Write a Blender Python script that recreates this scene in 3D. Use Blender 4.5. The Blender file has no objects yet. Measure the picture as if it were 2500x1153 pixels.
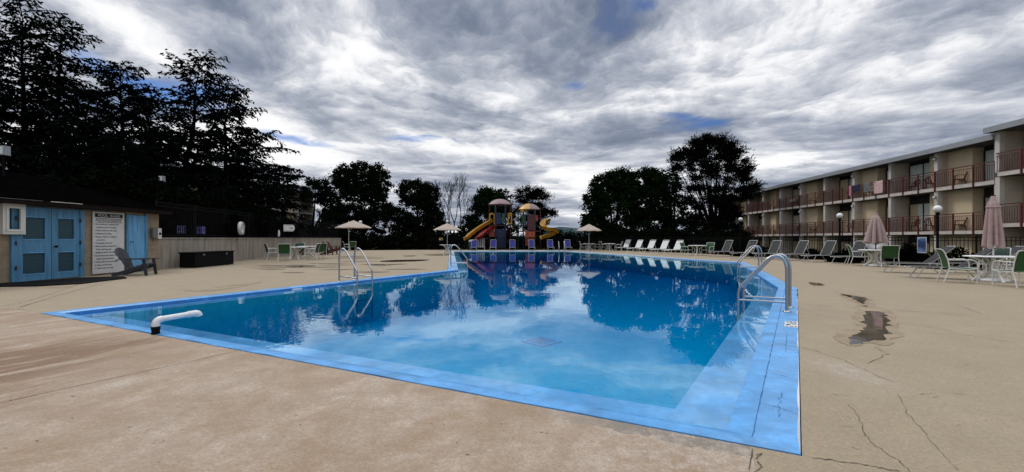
import bpy, math, random
import numpy as np
from mathutils import Vector, Matrix
from mathutils.geometry import tessellate_polygon
random.seed(7)
rng = np.random.default_rng(11)
sc = bpy.context.scene
COL = sc.collection
PI = math.pi
F, CH, HY, CX = 1000.0, 1.25, 582.0, 1250.0      # focal length in photo pixels, eye height, horizon row, centre column

def G(px, py, z=0.0):
    Z = (CH - z) * F / (py - HY)
    return Vector(((px - CX) / F * Z, Z, z))
def at(px, py, Z):
    return Vector(((px - CX) / F * Z, Z, CH - (py - HY) / F * Z))

# ------------------------------------------------------------------ materials
def new_mat(name):
    m = bpy.data.materials.new(name); m.use_nodes = True
    nt = m.node_tree
    return m, nt, nt.nodes['Principled BSDF']
def N(nt, typ, **kw):
    n = nt.nodes.new(typ)
    for k, v in kw.items():
        if k in n.inputs.keys() if hasattr(n.inputs, 'keys') else False:
            n.inputs[k].default_value = v
        else:
            setattr(n, k, v)
    return n
def L(nt, a, b): nt.links.new(a, b)
def mathn(nt, op, a, b=None, c=None, clamp=False):
    n = nt.nodes.new('ShaderNodeMath'); n.operation = op; n.use_clamp = clamp
    for i, v in enumerate((a, b, c)):
        if v is None: continue
        if isinstance(v, (int, float)): n.inputs[i].default_value = v
        else: L(nt, v, n.inputs[i])
    return n.outputs[0]
def noise(nt, vec, scale, detail=4, rough=.55, dist=0.0):
    n = nt.nodes.new('ShaderNodeTexNoise')
    n.inputs['Scale'].default_value = scale; n.inputs['Detail'].default_value = detail
    n.inputs['Roughness'].default_value = rough; n.inputs['Distortion'].default_value = dist
    if vec is not None: L(nt, vec, n.inputs['Vector'])
    return n.outputs['Fac']
def ramp(nt, fac, stops):
    n = nt.nodes.new('ShaderNodeValToRGB')
    el = n.color_ramp.elements
    while len(el) < len(stops): el.new(.5)
    for e, (p, c) in zip(el, stops):
        e.position = p; e.color = (c, c, c, 1) if isinstance(c, (int, float)) else (*c, 1)
    L(nt, fac, n.inputs[0])
    return n.outputs[0]
def mixc(nt, fac, a, b, mode='MIX'):
    n = nt.nodes.new('ShaderNodeMix'); n.data_type = 'RGBA'; n.blend_type = mode
    for i, v in ((0, fac), (6, a), (7, b)):
        if isinstance(v, (int, float)): n.inputs[i].default_value = v
        elif isinstance(v, tuple): n.inputs[i].default_value = (*v, 1)
        else: L(nt, v, n.inputs[i])
    return n.outputs[2]
def sepxyz(nt, v):
    n = nt.nodes.new('ShaderNodeSeparateXYZ'); L(nt, v, n.inputs[0]); return n.outputs
def comb(nt, x, y, z=0.0):
    n = nt.nodes.new('ShaderNodeCombineXYZ')
    for i, v in enumerate((x, y, z)):
        if isinstance(v, (int, float)): n.inputs[i].default_value = v
        else: L(nt, v, n.inputs[i])
    return n.outputs[0]
def bump(nt, h, strength, dist=.01):
    n = nt.nodes.new('ShaderNodeBump'); n.inputs['Strength'].default_value = strength
    n.inputs['Distance'].default_value = dist; L(nt, h, n.inputs['Height'])
    return n.outputs[0]
def objco(nt): return nt.nodes.new('ShaderNodeTexCoord').outputs['Object']

def pm(name, col, rough=.6, metal=0.0, var=.18, scale=6.0, bmp=0.0, stretch=None, spec=.5):
    m, nt, b = new_mat(name)
    v = objco(nt)
    if stretch:
        mp = nt.nodes.new('ShaderNodeMapping'); mp.inputs['Scale'].default_value = stretch; L(nt, v, mp.inputs[0]); v = mp.outputs[0]
    f = noise(nt, v, scale, 6, .6)
    d = tuple(c * (1 - var) for c in col); e = tuple(min(1, c * (1 + var)) for c in col)
    L(nt, ramp(nt, f, [(.3, d), (.7, e)]), b.inputs['Base Color'])
    b.inputs['Roughness'].default_value = rough; b.inputs['Metallic'].default_value = metal
    b.inputs['Specular IOR Level'].default_value = spec
    if bmp: L(nt, bump(nt, noise(nt, v, scale * 6, 4), bmp), b.inputs['Normal'])
    return m

M = {}
M['white_resin'] = pm('white_resin', (.74, .74, .72), .45, var=.06)
M['white_frame'] = pm('white_frame', (.66, .66, .62), .4, var=.08)
M['pale_frame'] = pm('pale_frame', (.42, .42, .40), .4, var=.12)
M['green_sling'] = pm('green_sling', (.008, .062, .010), .65, var=.3, scale=14)
M['dark_green_sling'] = pm('dark_green_sling', (.012, .040, .026), .65, var=.25, scale=14)
M['grey_sling'] = pm('grey_sling', (.02, .021, .020), .7, var=.25, scale=18)
M['black_strap'] = pm('black_strap', (.012, .012, .013), .5, var=.3)
M['blue_sling'] = pm('blue_sling', (.006, .010, .20), .65, var=.2)
M['mauve_fabric'] = pm('mauve_fabric', (.40, .285, .265), .9, var=.13, scale=9, bmp=.15)
M['tan_fabric'] = pm('tan_fabric', (.41, .33, .265), .9, var=.1, scale=9)
M['steel'] = pm('steel', (.42, .42, .43), .27, metal=1.0, var=.1, scale=20)
M['black_metal'] = pm('black_metal', (.004, .004, .0045), .7, var=.2, spec=.1)
M['black_plastic'] = pm('black_plastic', (.004, .004, .0045), .7, var=.2, spec=.1)
M['rubber'] = pm('rubber', (.006, .006, .006), .9, var=.3, spec=.1)
M['pvc'] = pm('pvc', (.76, .75, .71), .38, var=.1, scale=9)
M['charcoal_resin'] = pm('charcoal_resin', (.028, .031, .038), .5, var=.2)
M['red_resin'] = pm('red_resin', (.075, .012, .014), .55, var=.2)
M['rail_red'] = pm('rail_red', (.11, .019, .016), .6, var=.3)
M['globe'] = pm('globe', (.82, .81, .78), .35, var=.05)
M['sign_white'] = pm('sign_white', (.60, .60, .59), .6, var=.08, scale=3)
M['letter_black'] = pm('letter_black', (.012, .012, .012), .7, var=.1)
M['letter_white'] = pm('letter_white', (.72, .72, .70), .6, var=.05)
M['sign_blue'] = pm('sign_blue', (.012, .016, .16), .5, var=.1)
M['letter_blue'] = pm('letter_blue', (.20, .22, .42), .6, var=.05)
M['cabinet_white'] = pm('cabinet_white', (.62, .62, .57), .5, var=.1, scale=4)
M['grey_box'] = pm('grey_box', (.13, .13, .12), .6, var=.15)
M['play_yellow'] = pm('play_yellow', (.50, .24, .012), .4, var=.15)
M['play_red'] = pm('play_red', (.34, .022, .012), .4, var=.15)
M['play_orange'] = pm('play_orange', (.42, .07, .022), .5, var=.12)
M['play_green'] = pm('play_green', (.006, .06, .024), .5, var=.15)
M['play_blue'] = pm('play_blue', (.006, .009, .055), .5, var=.15)
M['play_maroon'] = pm('play_maroon', (.075, .011, .013), .5, var=.15)
M['play_mauve'] = pm('play_mauve', (.24, .155, .15), .55, var=.1)
M['bark'] = pm('bark', (.006, .005, .0042), .95, var=.35, scale=5, bmp=.6, stretch=(4, 4, .8), spec=0)
M['dark_cedar'] = pm('dark_cedar', (.012, .009, .007), .9, var=.3, spec=.1)
M['fascia'] = pm('fascia', (.30, .31, .32), .5, var=.1, scale=1.2)
M['curtain'] = pm('curtain', (.74, .76, .70), .8, var=.1)
M['dark_frame'] = pm('dark_frame', (.012, .009, .008), .5, var=.2)
M['column_paint'] = pm('column_paint', (.60, .55, .49), .75, var=.12, scale=2.5)
M['party_wall'] = pm('party_wall', (.55, .465, .37), .85, var=.12, scale=1.6, bmp=.1)
M['cream_wall'] = pm('cream_wall', (.70, .56, .36), .85, var=.08, scale=1.3, bmp=.1)
M['slab_edge'] = pm('slab_edge', (.62, .55, .48), .8, var=.16, scale=3)
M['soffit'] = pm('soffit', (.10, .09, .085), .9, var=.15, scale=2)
M['wood_white'] = pm('wood_white', (.62, .60, .56), .6, var=.12)
M['towel_pink'] = pm('towel_pink', (.55, .20, .27), .95, var=.2)
M['towel_navy'] = pm('towel_navy', (.02, .02, .07), .95, var=.2)
M['towel_grey'] = pm('towel_grey', (.16, .16, .16), .95, var=.2)
M['towel_white'] = pm('towel_white', (.7, .69, .65), .95, var=.08)

def foliage(name, col, var=.55):
    m, nt, b = new_mat(name)
    v = objco(nt)
    f = noise(nt, v, 1.1, 3)
    L(nt, ramp(nt, f, [(.32, tuple(c * (1 - var) for c in col)), (.68, tuple(c * (1 + var) for c in col))]), b.inputs['Base Color'])
    b.inputs['Roughness'].default_value = .95; b.inputs['Specular IOR Level'].default_value = 0
    return m
M['hemlock'] = foliage('hemlock_needles', (.0040, .0058, .0046))
M['oak'] = foliage('oak_leaves', (.0050, .0090, .0034))
M['maple'] = foliage('maple_leaves', (.0075, .0165, .0050))
M['pine'] = foliage('pine_needles', (.0036, .0056, .0036))
M['shrub'] = foliage('shrub_leaves', (.0040, .0062, .0030))

# floral towel: printed blossoms
m, nt, b = new_mat('towel_floral')
vo = nt.nodes.new('ShaderNodeTexVoronoi'); vo.inputs['Scale'].default_value = 11; L(nt, objco(nt), vo.inputs['Vector'])
L(nt, ramp(nt, vo.outputs['Distance'], [(.25, (.62, .10, .18)), (.42, (.70, .52, .50))]), b.inputs['Base Color']); b.inputs['Roughness'].default_value = .95
M['towel_floral'] = m

# concrete block wall, running bond, painted tan
def block_mat(name, col):
    m, nt, b = new_mat(name)
    x, y, z = sepxyz(nt, objco(nt))
    br = nt.nodes.new('ShaderNodeTexBrick'); L(nt, comb(nt, y, z), br.inputs['Vector'])
    br.inputs['Scale'].default_value = 1.0; br.inputs['Brick Width'].default_value = .4; br.inputs['Row Height'].default_value = .2
    br.inputs['Mortar Size'].default_value = .008; br.inputs['Mortar Smooth'].default_value = .4
    f = noise(nt, objco(nt), 3, 6, .65)
    base = ramp(nt, f, [(.3, tuple(c * .72 for c in col)), (.7, tuple(c * 1.12 for c in col))])
    L(nt, mixc(nt, mathn(nt, 'MULTIPLY', br.outputs['Fac'], .45), base, tuple(c * .45 for c in col)), b.inputs['Base Color'])
    L(nt, bump(nt, mathn(nt, 'SUBTRACT', f, br.outputs['Fac']), .5, .01), b.inputs['Normal'])
    b.inputs['Roughness'].default_value = .9
    return m
M['block'] = block_mat('painted_block', (.30, .235, .155))

# board-marked retaining wall with drip stains
m, nt, b = new_mat('stained_concrete')
x, y, z = sepxyz(nt, objco(nt))
st = noise(nt, comb(nt, mathn(nt, 'MULTIPLY', y, 3.2), mathn(nt, 'MULTIPLY', z, .35)), 1.3, 6, .65)
fr = mathn(nt, 'FRACT', mathn(nt, 'MULTIPLY', y, .82)); jt = mathn(nt, 'LESS_THAN', fr, .02)
c = ramp(nt, st, [(.28, (.15, .125, .095)), (.5, (.29, .255, .205)), (.72, (.37, .335, .28))])
L(nt, mixc(nt, mathn(nt, 'MULTIPLY', jt, .6), c, (.07, .055, .04)), b.inputs['Base Color'])
L(nt, bump(nt, noise(nt, objco(nt), 22, 4), .25), b.inputs['Normal']); b.inputs['Roughness'].default_value = .92
M['stained_concrete'] = m

# weathered blue door paint
def door_blue(name, col):
    m, nt, b = new_mat(name)
    x, y, z = sepxyz(nt, objco(nt))
    st = noise(nt, comb(nt, mathn(nt, 'MULTIPLY', y, 7), mathn(nt, 'MULTIPLY', z, .7)), 1.2, 6, .65)
    L(nt, ramp(nt, st, [(.3, tuple(c * .55 for c in col)), (.55, col), (.75, tuple(min(1, c * 1.25) for c in col))]), b.inputs['Base Color'])
    b.inputs['Roughness'].default_value = .55
    return m
M['door_blue'] = door_blue('door_blue', (.075, .235, .40))
M['door_sky'] = door_blue('door_sky', (.12, .36, .62))
m, nt, b = new_mat('louvre')
x, y, z = sepxyz(nt, objco(nt))
fr = mathn(nt, 'FRACT', mathn(nt, 'MULTIPLY', z, 24))
L(nt, ramp(nt, fr, [(.0, (.004, .012, .02)), (.7, (.012, .06, .085)), (1, (.03, .11, .15))]), b.inputs['Base Color']); b.inputs['Roughness'].default_value = .5
M['louvre'] = m

# pool paint: chalky blue with worn patches
def pool_paint(name, col, wear=.35):
    m, nt, b = new_mat(name)
    v = nt.nodes.new('ShaderNodeNewGeometry').outputs['Position']
    f1 = noise(nt, v, 2.2, 8, .66); f2 = noise(nt, v, 8, 8, .7, .4)
    c = ramp(nt, f1, [(.28, tuple(x * (1 - wear * .55) for x in col)), (.72, tuple(min(1, x * (1 + wear * .35)) for x in col))])
    c = mixc(nt, ramp(nt, f2, [(.47, 0.0), (.66, .62)]), c, tuple(x * .62 + .02 for x in col))
    c = mixc(nt, ramp(nt, noise(nt, v, 5, 8, .7), [(.54, 0.0), (.72, .45)]), c, (.22, .50, .85))
    c = mixc(nt, ramp(nt, noise(nt, v, 34, 5, .7), [(.62, 0.0), (.70, .6)]), c, tuple(x * .45 for x in col))
    c = mixc(nt, ramp(nt, mathn(nt, 'MULTIPLY', sepxyz(nt, v)[1], .02), [(.30, 0.0), (.62, .8)]), c, (.50, .58, .64))      # sheen at grazing view painted in: far coping mixed almost white
    L(nt, c, b.inputs['Base Color']); b.inputs['Roughness'].default_value = .36
    L(nt, bump(nt, noise(nt, v, 30, 6), .35), b.inputs['Normal'])
    return m
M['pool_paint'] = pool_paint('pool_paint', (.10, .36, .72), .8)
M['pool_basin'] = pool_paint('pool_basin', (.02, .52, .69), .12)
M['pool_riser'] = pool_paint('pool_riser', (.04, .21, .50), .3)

# pool water: mirror by Fresnel over a clear tinted film, faint ripples
m, nt, b = new_mat('pool_water'); nt.nodes.remove(b)
pos = nt.nodes.new('ShaderNodeNewGeometry').outputs['Position']
h1 = noise(nt, pos, 1.3, 3, .5); h2 = noise(nt, pos, 7, 2, .5)
px_, py_, pz_ = sepxyz(nt, pos)
dx = mathn(nt, 'SUBTRACT', px_, -3.7); dy = mathn(nt, 'SUBTRACT', py_, 6.3)
d2 = mathn(nt, 'ADD', mathn(nt, 'MULTIPLY', dx, dx), mathn(nt, 'MULTIPLY', dy, dy))
near = mathn(nt, 'EXPONENT', mathn(nt, 'MULTIPLY', d2, -.55))
hh = mathn(nt, 'ADD', mathn(nt, 'MULTIPLY', h1, .16), mathn(nt, 'MULTIPLY', h2, mathn(nt, 'MULTIPLY_ADD', near, .24, .007)))
nrm = bump(nt, hh, 1.0, .012)
fr = nt.nodes.new('ShaderNodeFresnel'); fr.inputs['IOR'].default_value = 1.66; L(nt, nrm, fr.inputs['Normal'])
tr = nt.nodes.new('ShaderNodeBsdfTransparent'); tr.inputs['Color'].default_value = (.86, .97, 1, 1)
gl = nt.nodes.new('ShaderNodeBsdfGlossy'); gl.inputs['Roughness'].default_value = .0; L(nt, nrm, gl.inputs['Normal'])
gl.inputs['Color'].default_value = (.80, .97, 1, 1)
bf = nt.nodes.new('ShaderNodeNewGeometry').outputs['Backfacing']
mx = nt.nodes.new('ShaderNodeMixShader'); L(nt, mathn(nt, 'MULTIPLY', fr.outputs[0], mathn(nt, 'SUBTRACT', 1.0, bf)), mx.inputs[0]); L(nt, tr.outputs[0], mx.inputs[1]); L(nt, gl.outputs[0], mx.inputs[2])
L(nt, mx.outputs[0], nt.nodes['Material Output'].inputs['Surface'])
va = nt.nodes.new('ShaderNodeVolumeAbsorption'); va.inputs['Color'].default_value = (.0, .845, .935, 1); va.inputs['Density'].default_value = .75
L(nt, va.outputs[0], nt.nodes['Material Output'].inputs['Volume'])
M['water'] = m

# shallow rain puddle over darkened concrete
m, nt, b = new_mat('puddle')
pos = nt.nodes.new('ShaderNodeNewGeometry').outputs['Position']
L(nt, ramp(nt, noise(nt, pos, 3, 5), [(.3, (.06, .048, .032)), (.7, (.12, .10, .072))]), b.inputs['Base Color'])
b.inputs['Roughness'].default_value = .04; b.inputs['IOR'].default_value = 1.45
L(nt, bump(nt, noise(nt, pos, 6, 2), .06, .01), b.inputs['Normal'])
M['puddle'] = m
m = pm('damp_concrete', (.29, .225, .15), .8, var=.25, scale=3, spec=.15); M['damp'] = m
M['wet_streak'] = pm('wet_streak', (.125, .095, .062), .6, var=.3, scale=3, spec=.2)

# door glass
m, nt, b = new_mat('door_glass'); nt.nodes.remove(b)
tr = nt.nodes.new('ShaderNodeBsdfTransparent'); tr.inputs['Color'].default_value = (.95, .97, .96, 1)
gl = nt.nodes.new('ShaderNodeBsdfGlossy'); gl.inputs['Roughness'].default_value = .02
fr = nt.nodes.new('ShaderNodeFresnel'); fr.inputs['IOR'].default_value = 1.5
bf = nt.nodes.new('ShaderNodeNewGeometry').outputs['Backfacing']
mx = nt.nodes.new('ShaderNodeMixShader'); L(nt, mathn(nt, 'MULTIPLY', fr.outputs[0], mathn(nt, 'SUBTRACT', 1.0, bf)), mx.inputs[0]); L(nt, tr.outputs[0], mx.inputs[1]); L(nt, gl.outputs[0], mx.inputs[2])
L(nt, mx.outputs[0], nt.nodes['Material Output'].inputs['Surface']); M['glass'] = m

# ------------------------------------------------------------------ mesh helpers
class MB:
    def __init__(s): s.v = []; s.f = []; s.sm = []
    def add(s, vs, fs, smooth=False):
        o = len(s.v); s.v += [tuple(v) for v in vs]
        s.f += [tuple(i + o for i in f) for f in fs]; s.sm += [smooth] * len(fs)
        return s
    def box(s, x0, x1, y0, y1, z0, z1):
        return s.add([(x0, y0, z0), (x1, y0, z0), (x1, y1, z0), (x0, y1, z0), (x0, y0, z1), (x1, y0, z1), (x1, y1, z1), (x0, y1, z1)],
                     [(0, 3, 2, 1), (4, 5, 6, 7), (0, 1, 5, 4), (1, 2, 6, 5), (2, 3, 7, 6), (3, 0, 4, 7)])
    def bar(s, a, b, w, t, up=(0, 0, 1)):          # rectangular bar from a to b
        a = Vector(a); b = Vector(b); d = (b - a).normalized(); u = Vector(up)
        side = d.cross(u)
        if side.length < 1e-4: side = d.cross(Vector((1, 0, 0)))
        side.normalize(); u = side.cross(d).normalized(); side *= w / 2; u *= t / 2
        vs = [a - side - u, a + side - u, a + side + u, a - side + u, b - side - u, b + side - u, b + side + u, b - side + u]
        return s.add(vs, [(0, 1, 2, 3), (7, 6, 5, 4), (0, 4, 5, 1), (1, 5, 6, 2), (2, 6, 7, 3), (3, 7, 4, 0)])
    def tube(s, pts, r, n=8, cap=True):
        pts = [Vector(p) for p in pts]; k = len(pts)
        rs = r if isinstance(r, (list, tuple)) else [r] * k
        vs = []; prev = None
        for i, p in enumerate(pts):
            t = (pts[min(i + 1, k - 1)] - pts[max(i - 1, 0)]).normalized()
            if prev is None:
                ref = Vector((0, 0, 1)) if abs(t.z) < .9 else Vector((1, 0, 0))
                a = t.cross(ref).normalized()
            else:
                a = (prev - t * prev.dot(t)).normalized()
            prev = a; bb = t.cross(a)
            for j in range(n):
                an = 2 * PI * j / n
                vs.append(p + (a * math.cos(an) + bb * math.sin(an)) * rs[i])
        fs = [(i * n + j, i * n + (j + 1) % n, (i + 1) * n + (j + 1) % n, (i + 1) * n + j) for i in range(k - 1) for j in range(n)]
        s.add(vs, fs, True)
        if cap: s.add(vs[:n], [tuple(reversed(range(n)))]); s.add(vs[-n:], [tuple(range(n))])
        return s
    def lathe(s, prof, c=(0, 0, 0), n=20, smooth=True, mod=None):
        vs = []
        for i, (r, z) in enumerate(prof):
            for j in range(n):
                a = 2 * PI * j / n; rr = r * (mod(i, a) if mod else 1)
                vs.append((c[0] + rr * math.cos(a), c[1] + rr * math.sin(a), c[2] + z))
        fs = [(i * n + j, i * n + (j + 1) % n, (i + 1) * n + (j + 1) % n, (i + 1) * n + j) for i in range(len(prof) - 1) for j in range(n)]
        return s.add(vs, fs, smooth)
    def sphere(s, c, r, n=18, m=12, sq=1.0):
        prof = [(max(r * math.sin(PI * i / m), 1e-4), -r * sq * math.cos(PI * i / m)) for i in range(m + 1)]
        return s.lathe(prof, c, n)
    def prism(s, poly, z0, z1):
        n = len(poly)
        return s.add([(x, y, z0) for x, y in poly] + [(x, y, z1) for x, y in poly],
                     [tuple(reversed(range(n))), tuple(range(n, 2 * n))] + [(i, (i + 1) % n, n + (i + 1) % n, n + i) for i in range(n)])
    def sheet(s, grid, thick=0.0, smooth=True):      # grid: rows of points, optionally given a thickness
        R, C_ = len(grid), len(grid[0]); vs = [Vector(p) for row in grid for p in row]
        fs = [(i * C_ + j, i * C_ + j + 1, (i + 1) * C_ + j + 1, (i + 1) * C_ + j) for i in range(R - 1) for j in range(C_ - 1)]
        s.add(vs, fs, smooth)
        if thick:
            nrm = (vs[1] - vs[0]).cross(vs[C_] - vs[0]).normalized() * thick
            s.add([v - nrm for v in vs], [tuple(reversed(f)) for f in fs], smooth)
        return s
    def build(s, name, mat, parent=None, loc=(0, 0, 0), rz=0.0):
        me = bpy.data.meshes.new(name); me.from_pydata(s.v, [], s.f)
        me.polygons.foreach_set('use_smooth', s.sm); me.materials.append(M[mat] if isinstance(mat, str) else mat); me.update()
        o = bpy.data.objects.new(name, me); COL.objects.link(o); o.location = loc; o.rotation_euler.z = rz
        if parent is not None: o.parent = parent
        return o
def tag(o, label=None, cat=None, group=None, kind=None):
    if label: o['label'] = label
    if cat: o['category'] = cat
    if group: o['group'] = group
    if kind: o['kind'] = kind
    return o
def empty(name, loc, rz=0.0, label=None, cat=None, group=None):
    o = bpy.data.objects.new(name, None); COL.objects.link(o); o.location = loc; o.rotation_euler.z = rz
    o.empty_display_size = .1
    return tag(o, label, cat, group)
def copy_tree(o, parent=None):
    c = o.copy(); COL.objects.link(c)
    if parent is not None: c.parent = parent
    for ch in list(o.children): copy_tree(ch, c)
    return c
class Kind:                       # first placement moves the prototype itself, later ones copy it
    def __init__(s, root): s.root = root; s.used = False
    def place(s, loc, rz, label, group=None, scale=None):
        o = copy_tree(s.root) if s.used else s.root
        s.used = True
        o.location = loc; o.rotation_euler.z = rz; o['label'] = label
        if group: o['group'] = group
        if scale: o.scale = (scale,) * 3
        return o
def text(body, size, loc, rot, mat, parent, name='lettering', sx=1.0):
    cu = bpy.data.curves.new(name, 'FONT'); cu.body = body; cu.size = size; cu.extrude = .001; cu.space_character = 1.0
    cu.materials.append(M[mat]); cu.resolution_u = 3; tmp = bpy.data.objects.new('tmp', cu); COL.objects.link(tmp)
    me = bpy.data.meshes.new_from_object(tmp.evaluated_get(bpy.context.evaluated_depsgraph_get())); me.name = name
    bpy.data.objects.remove(tmp); bpy.data.curves.remove(cu); o = bpy.data.objects.new(name, me); COL.objects.link(o)
    o.location = loc; o.rotation_euler = rot; o.scale = (sx, 1, 1)
    if parent is not None: o.parent = parent
    return o
def vaz(p): return math.atan2(p.x, p.y)          # bearing of a spot as seen from the photographer's side of the pool
def arc(fn, n): return [fn(i / n) for i in range(n + 1)]
def bez(p0, p1, p2, p3, n=10):
    p0, p1, p2, p3 = map(Vector, (p0, p1, p2, p3)); out = []
    for i in range(n + 1):
        t = i / n; out.append(p0 * (1 - t) ** 3 + p1 * 3 * t * (1 - t) ** 2 + p2 * 3 * t * t * (1 - t) + p3 * t ** 3)
    return out

# ------------------------------------------------------------------ camera
cam = bpy.data.cameras.new('camera'); co = bpy.data.objects.new('camera', cam); COL.objects.link(co)
cam.sensor_width = 36; cam.lens = 36 * F / 2500; cam.shift_y = (HY - 576.5) / 2500; cam.clip_end = 6000; cam.clip_start = .05
co.location = (0, 0, CH); co.rotation_euler = (PI / 2, 0, 0); sc.camera = co

# ------------------------------------------------------------------ pool geometry
PO = [G(100, 765), G(1955, 1112), G(1947, 706), G(1822, 641), G(1380, 612.4), G(1097, 613), G(1093, 660)]
PO = [Vector((p.x, p.y)) for p in PO]
WID = [.20, .40, .36, .36, .45, .42, .20]
def offset(poly, ws):
    n = len(poly); out = []
    for i in range(n):
        a, b_, c_ = poly[i - 1], poly[i], poly[(i + 1) % n]
        d1 = (b_ - a).normalized(); d2 = (c_ - b_).normalized()
        n1 = Vector((-d1.y, d1.x)); n2 = Vector((-d2.y, d2.x))
        p1 = b_ + n1 * ws[i - 1]; p2 = b_ + n2 * ws[i]
        den = d1.x * d2.y - d1.y * d2.x
        t = ((p2 - p1).x * d2.y - (p2 - p1).y * d2.x) / den
        out.append(p1 + d1 * t)
    return out
def subdiv(loop, k):
    return [loop[i].lerp(loop[(i + 1) % len(loop)], j / k) for i in range(len(loop)) for j in range(k)]
PM_ = offset(PO, [w * .62 for w in WID]); PI_ = offset(PO, WID)
PL = offset(PO, [w + .40 for w in WID])
WZ, LZ, FZ = -.048, -.085, -1.2
pool = empty('swimming_pool', (0, 0, 0), 0, 'large blue painted pool set into the concrete deck', 'pool')
K = 40
def ring(l0, z0, l1, z1):
    mb = MB(); a = subdiv(l0, K); b_ = subdiv(l1, K); n = len(a)
    mb.add([(p.x, p.y, z0) for p in a] + [(p.x, p.y, z1) for p in b_], [(i, (i + 1) % n, n + (i + 1) % n, n + i) for i in range(n)])
    return mb
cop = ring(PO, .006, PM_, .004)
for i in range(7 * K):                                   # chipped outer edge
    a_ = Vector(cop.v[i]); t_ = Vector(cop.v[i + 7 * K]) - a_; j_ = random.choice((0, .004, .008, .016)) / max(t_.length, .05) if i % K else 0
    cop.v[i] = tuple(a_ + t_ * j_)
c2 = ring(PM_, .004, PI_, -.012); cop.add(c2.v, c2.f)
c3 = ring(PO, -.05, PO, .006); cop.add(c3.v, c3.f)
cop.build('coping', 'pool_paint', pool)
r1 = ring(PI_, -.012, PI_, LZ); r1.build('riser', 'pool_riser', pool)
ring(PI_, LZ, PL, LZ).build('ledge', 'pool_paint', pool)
bs = ring(PL, LZ, PL, FZ)
tri = tessellate_polygon([[Vector((p.x, p.y, 0)) for p in PL]])
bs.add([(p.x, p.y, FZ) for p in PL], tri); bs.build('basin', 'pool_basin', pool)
wmb = MB(); PW = offset(PO, [w - .004 for w in WID]); wmb.add([(p.x, p.y, WZ) for p in PW], [tuple(range(len(PW)))])
tri = tessellate_polygon([[Vector((p.x, p.y, 0)) for p in PW]])
wmb = MB().add([(p.x, p.y, z) for z in (WZ, -3.6) for p in PW], list(tri) + [tuple(i + 7 for i in reversed(t_)) for t_ in tri] + [(i, i + 7, (i + 1) % 7 + 7, (i + 1) % 7) for i in range(7)])
wo = wmb.build('pool_water', 'water'); tag(wo, 'still blue pool water mirroring clouds and trees', 'water', kind='structure')
for p in wo.data.polygons:
    pass

# edge frame of the near side: u along the edge, v towards the pool
A2, B2 = PO[0], PO[1]
eU = (B2 - A2).normalized(); eV = Vector((-eU.y, eU.x))

# ------------------------------------------------------------------ deck and ground
DECK = [(-14.25, -9), (27, -9), (26, 10), (22.5, 17), (17.6, 24.5), (15.2, 34), (9.5, 44), (-9.5, 44), (-17.4, 41.7), (-15.4, 24.2), (-14.1, 16.3)]
m, nt, b = new_mat('deck_concrete')
pos = nt.nodes.new('ShaderNodeNewGeometry').outputs['Position']
X, Y, Zz = sepxyz(nt, pos)
def lin(ax, ay, c): return mathn(nt, 'ADD', mathn(nt, 'MULTIPLY', X, ax), mathn(nt, 'MULTIPLY_ADD', Y, ay, c))
u = lin(eU.x, eU.y, -(A2.dot(eU))); v = lin(eV.x, eV.y, -(A2.dot(eV)))
big = noise(nt, pos, .55, 5, .6); mid = noise(nt, pos, 2.6, 7, .65); fine = noise(nt, pos, 60, 4, .7); grit = noise(nt, pos, 220, 2, .6)
streak = noise(nt, comb(nt, mathn(nt, 'MULTIPLY', u, 1.5), mathn(nt, 'MULTIPLY', v, .50), 0), 1.0, 9, .68, 1.1)
streak2 = noise(nt, comb(nt, mathn(nt, 'MULTIPLY', u, 3.6), mathn(nt, 'MULTIPLY', v, .62), 3), 1.0, 8, .66, .9)
fore = mathn(nt, 'MULTIPLY', mathn(nt, 'LESS_THAN', v, 0.0), mathn(nt, 'LESS_THAN', u, (G(1834, 1100).xy - A2).dot(eU)))
tan = mixc(nt, big, (.345, .275, .172), (.455, .375, .25))
wr = ramp(nt, mathn(nt, 'MULTIPLY', u, .13), [(.15, .0), (.85, 1.0)])
patch = noise(nt, pos, 1.9, 9, .72, .5)
sfac = mathn(nt, 'ADD', mathn(nt, 'MULTIPLY', streak, mathn(nt, 'SUBTRACT', 1.0, wr)), mathn(nt, 'MULTIPLY', patch, wr))
pink = mixc(nt, ramp(nt, sfac, [(.34, 0.0), (.62, 1.0)]), (.38, .265, .175), (.60, .495, .395))
col = mixc(nt, fore, tan, pink)
col = mixc(nt, ramp(nt, mid, [(.38, 0.0), (.66, .45)]), col, (.29, .225, .15))
col = mixc(nt, mathn(nt, 'MULTIPLY', fore, ramp(nt, noise(nt, pos, 1.5, 8, .70, .6), [(.45, 0.0), (.64, .8)])), col, (.33, .215, .118))
# brown run-off stains
st = mathn(nt, 'MULTIPLY', fore, ramp(nt, streak2, [(.46, 0.0), (.66, .72)]))
col = mixc(nt, mathn(nt, 'MULTIPLY', st, mathn(nt, 'SUBTRACT', 1.15, wr)), col, (.27, .155, .08))
P0 = (G(392, 822).xy - A2).dot(eU)
uu = mathn(nt, 'SUBTRACT', u, mathn(nt, 'ADD', P0 - .05, mathn(nt, 'MULTIPLY', mathn(nt, 'SUBTRACT', streak, .5), .9)))
spread = mathn(nt, 'MULTIPLY_ADD', v, -.62, .30)
g = mathn(nt, 'EXPONENT', mathn(nt, 'MULTIPLY', mathn(nt, 'POWER', mathn(nt, 'DIVIDE', uu, spread), 2.0), -1.0))
fade = mathn(nt, 'MULTIPLY', ramp(nt, mathn(nt, 'MULTIPLY', v, -.30), [(0.0, .0), (.03, .8), (.55, 1.0), (1.0, .2)]), fore)
st2 = mathn(nt, 'MULTIPLY', mathn(nt, 'MULTIPLY', g, fade), ramp(nt, streak2, [(.42, .10), (.56, 1.0)]))
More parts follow.
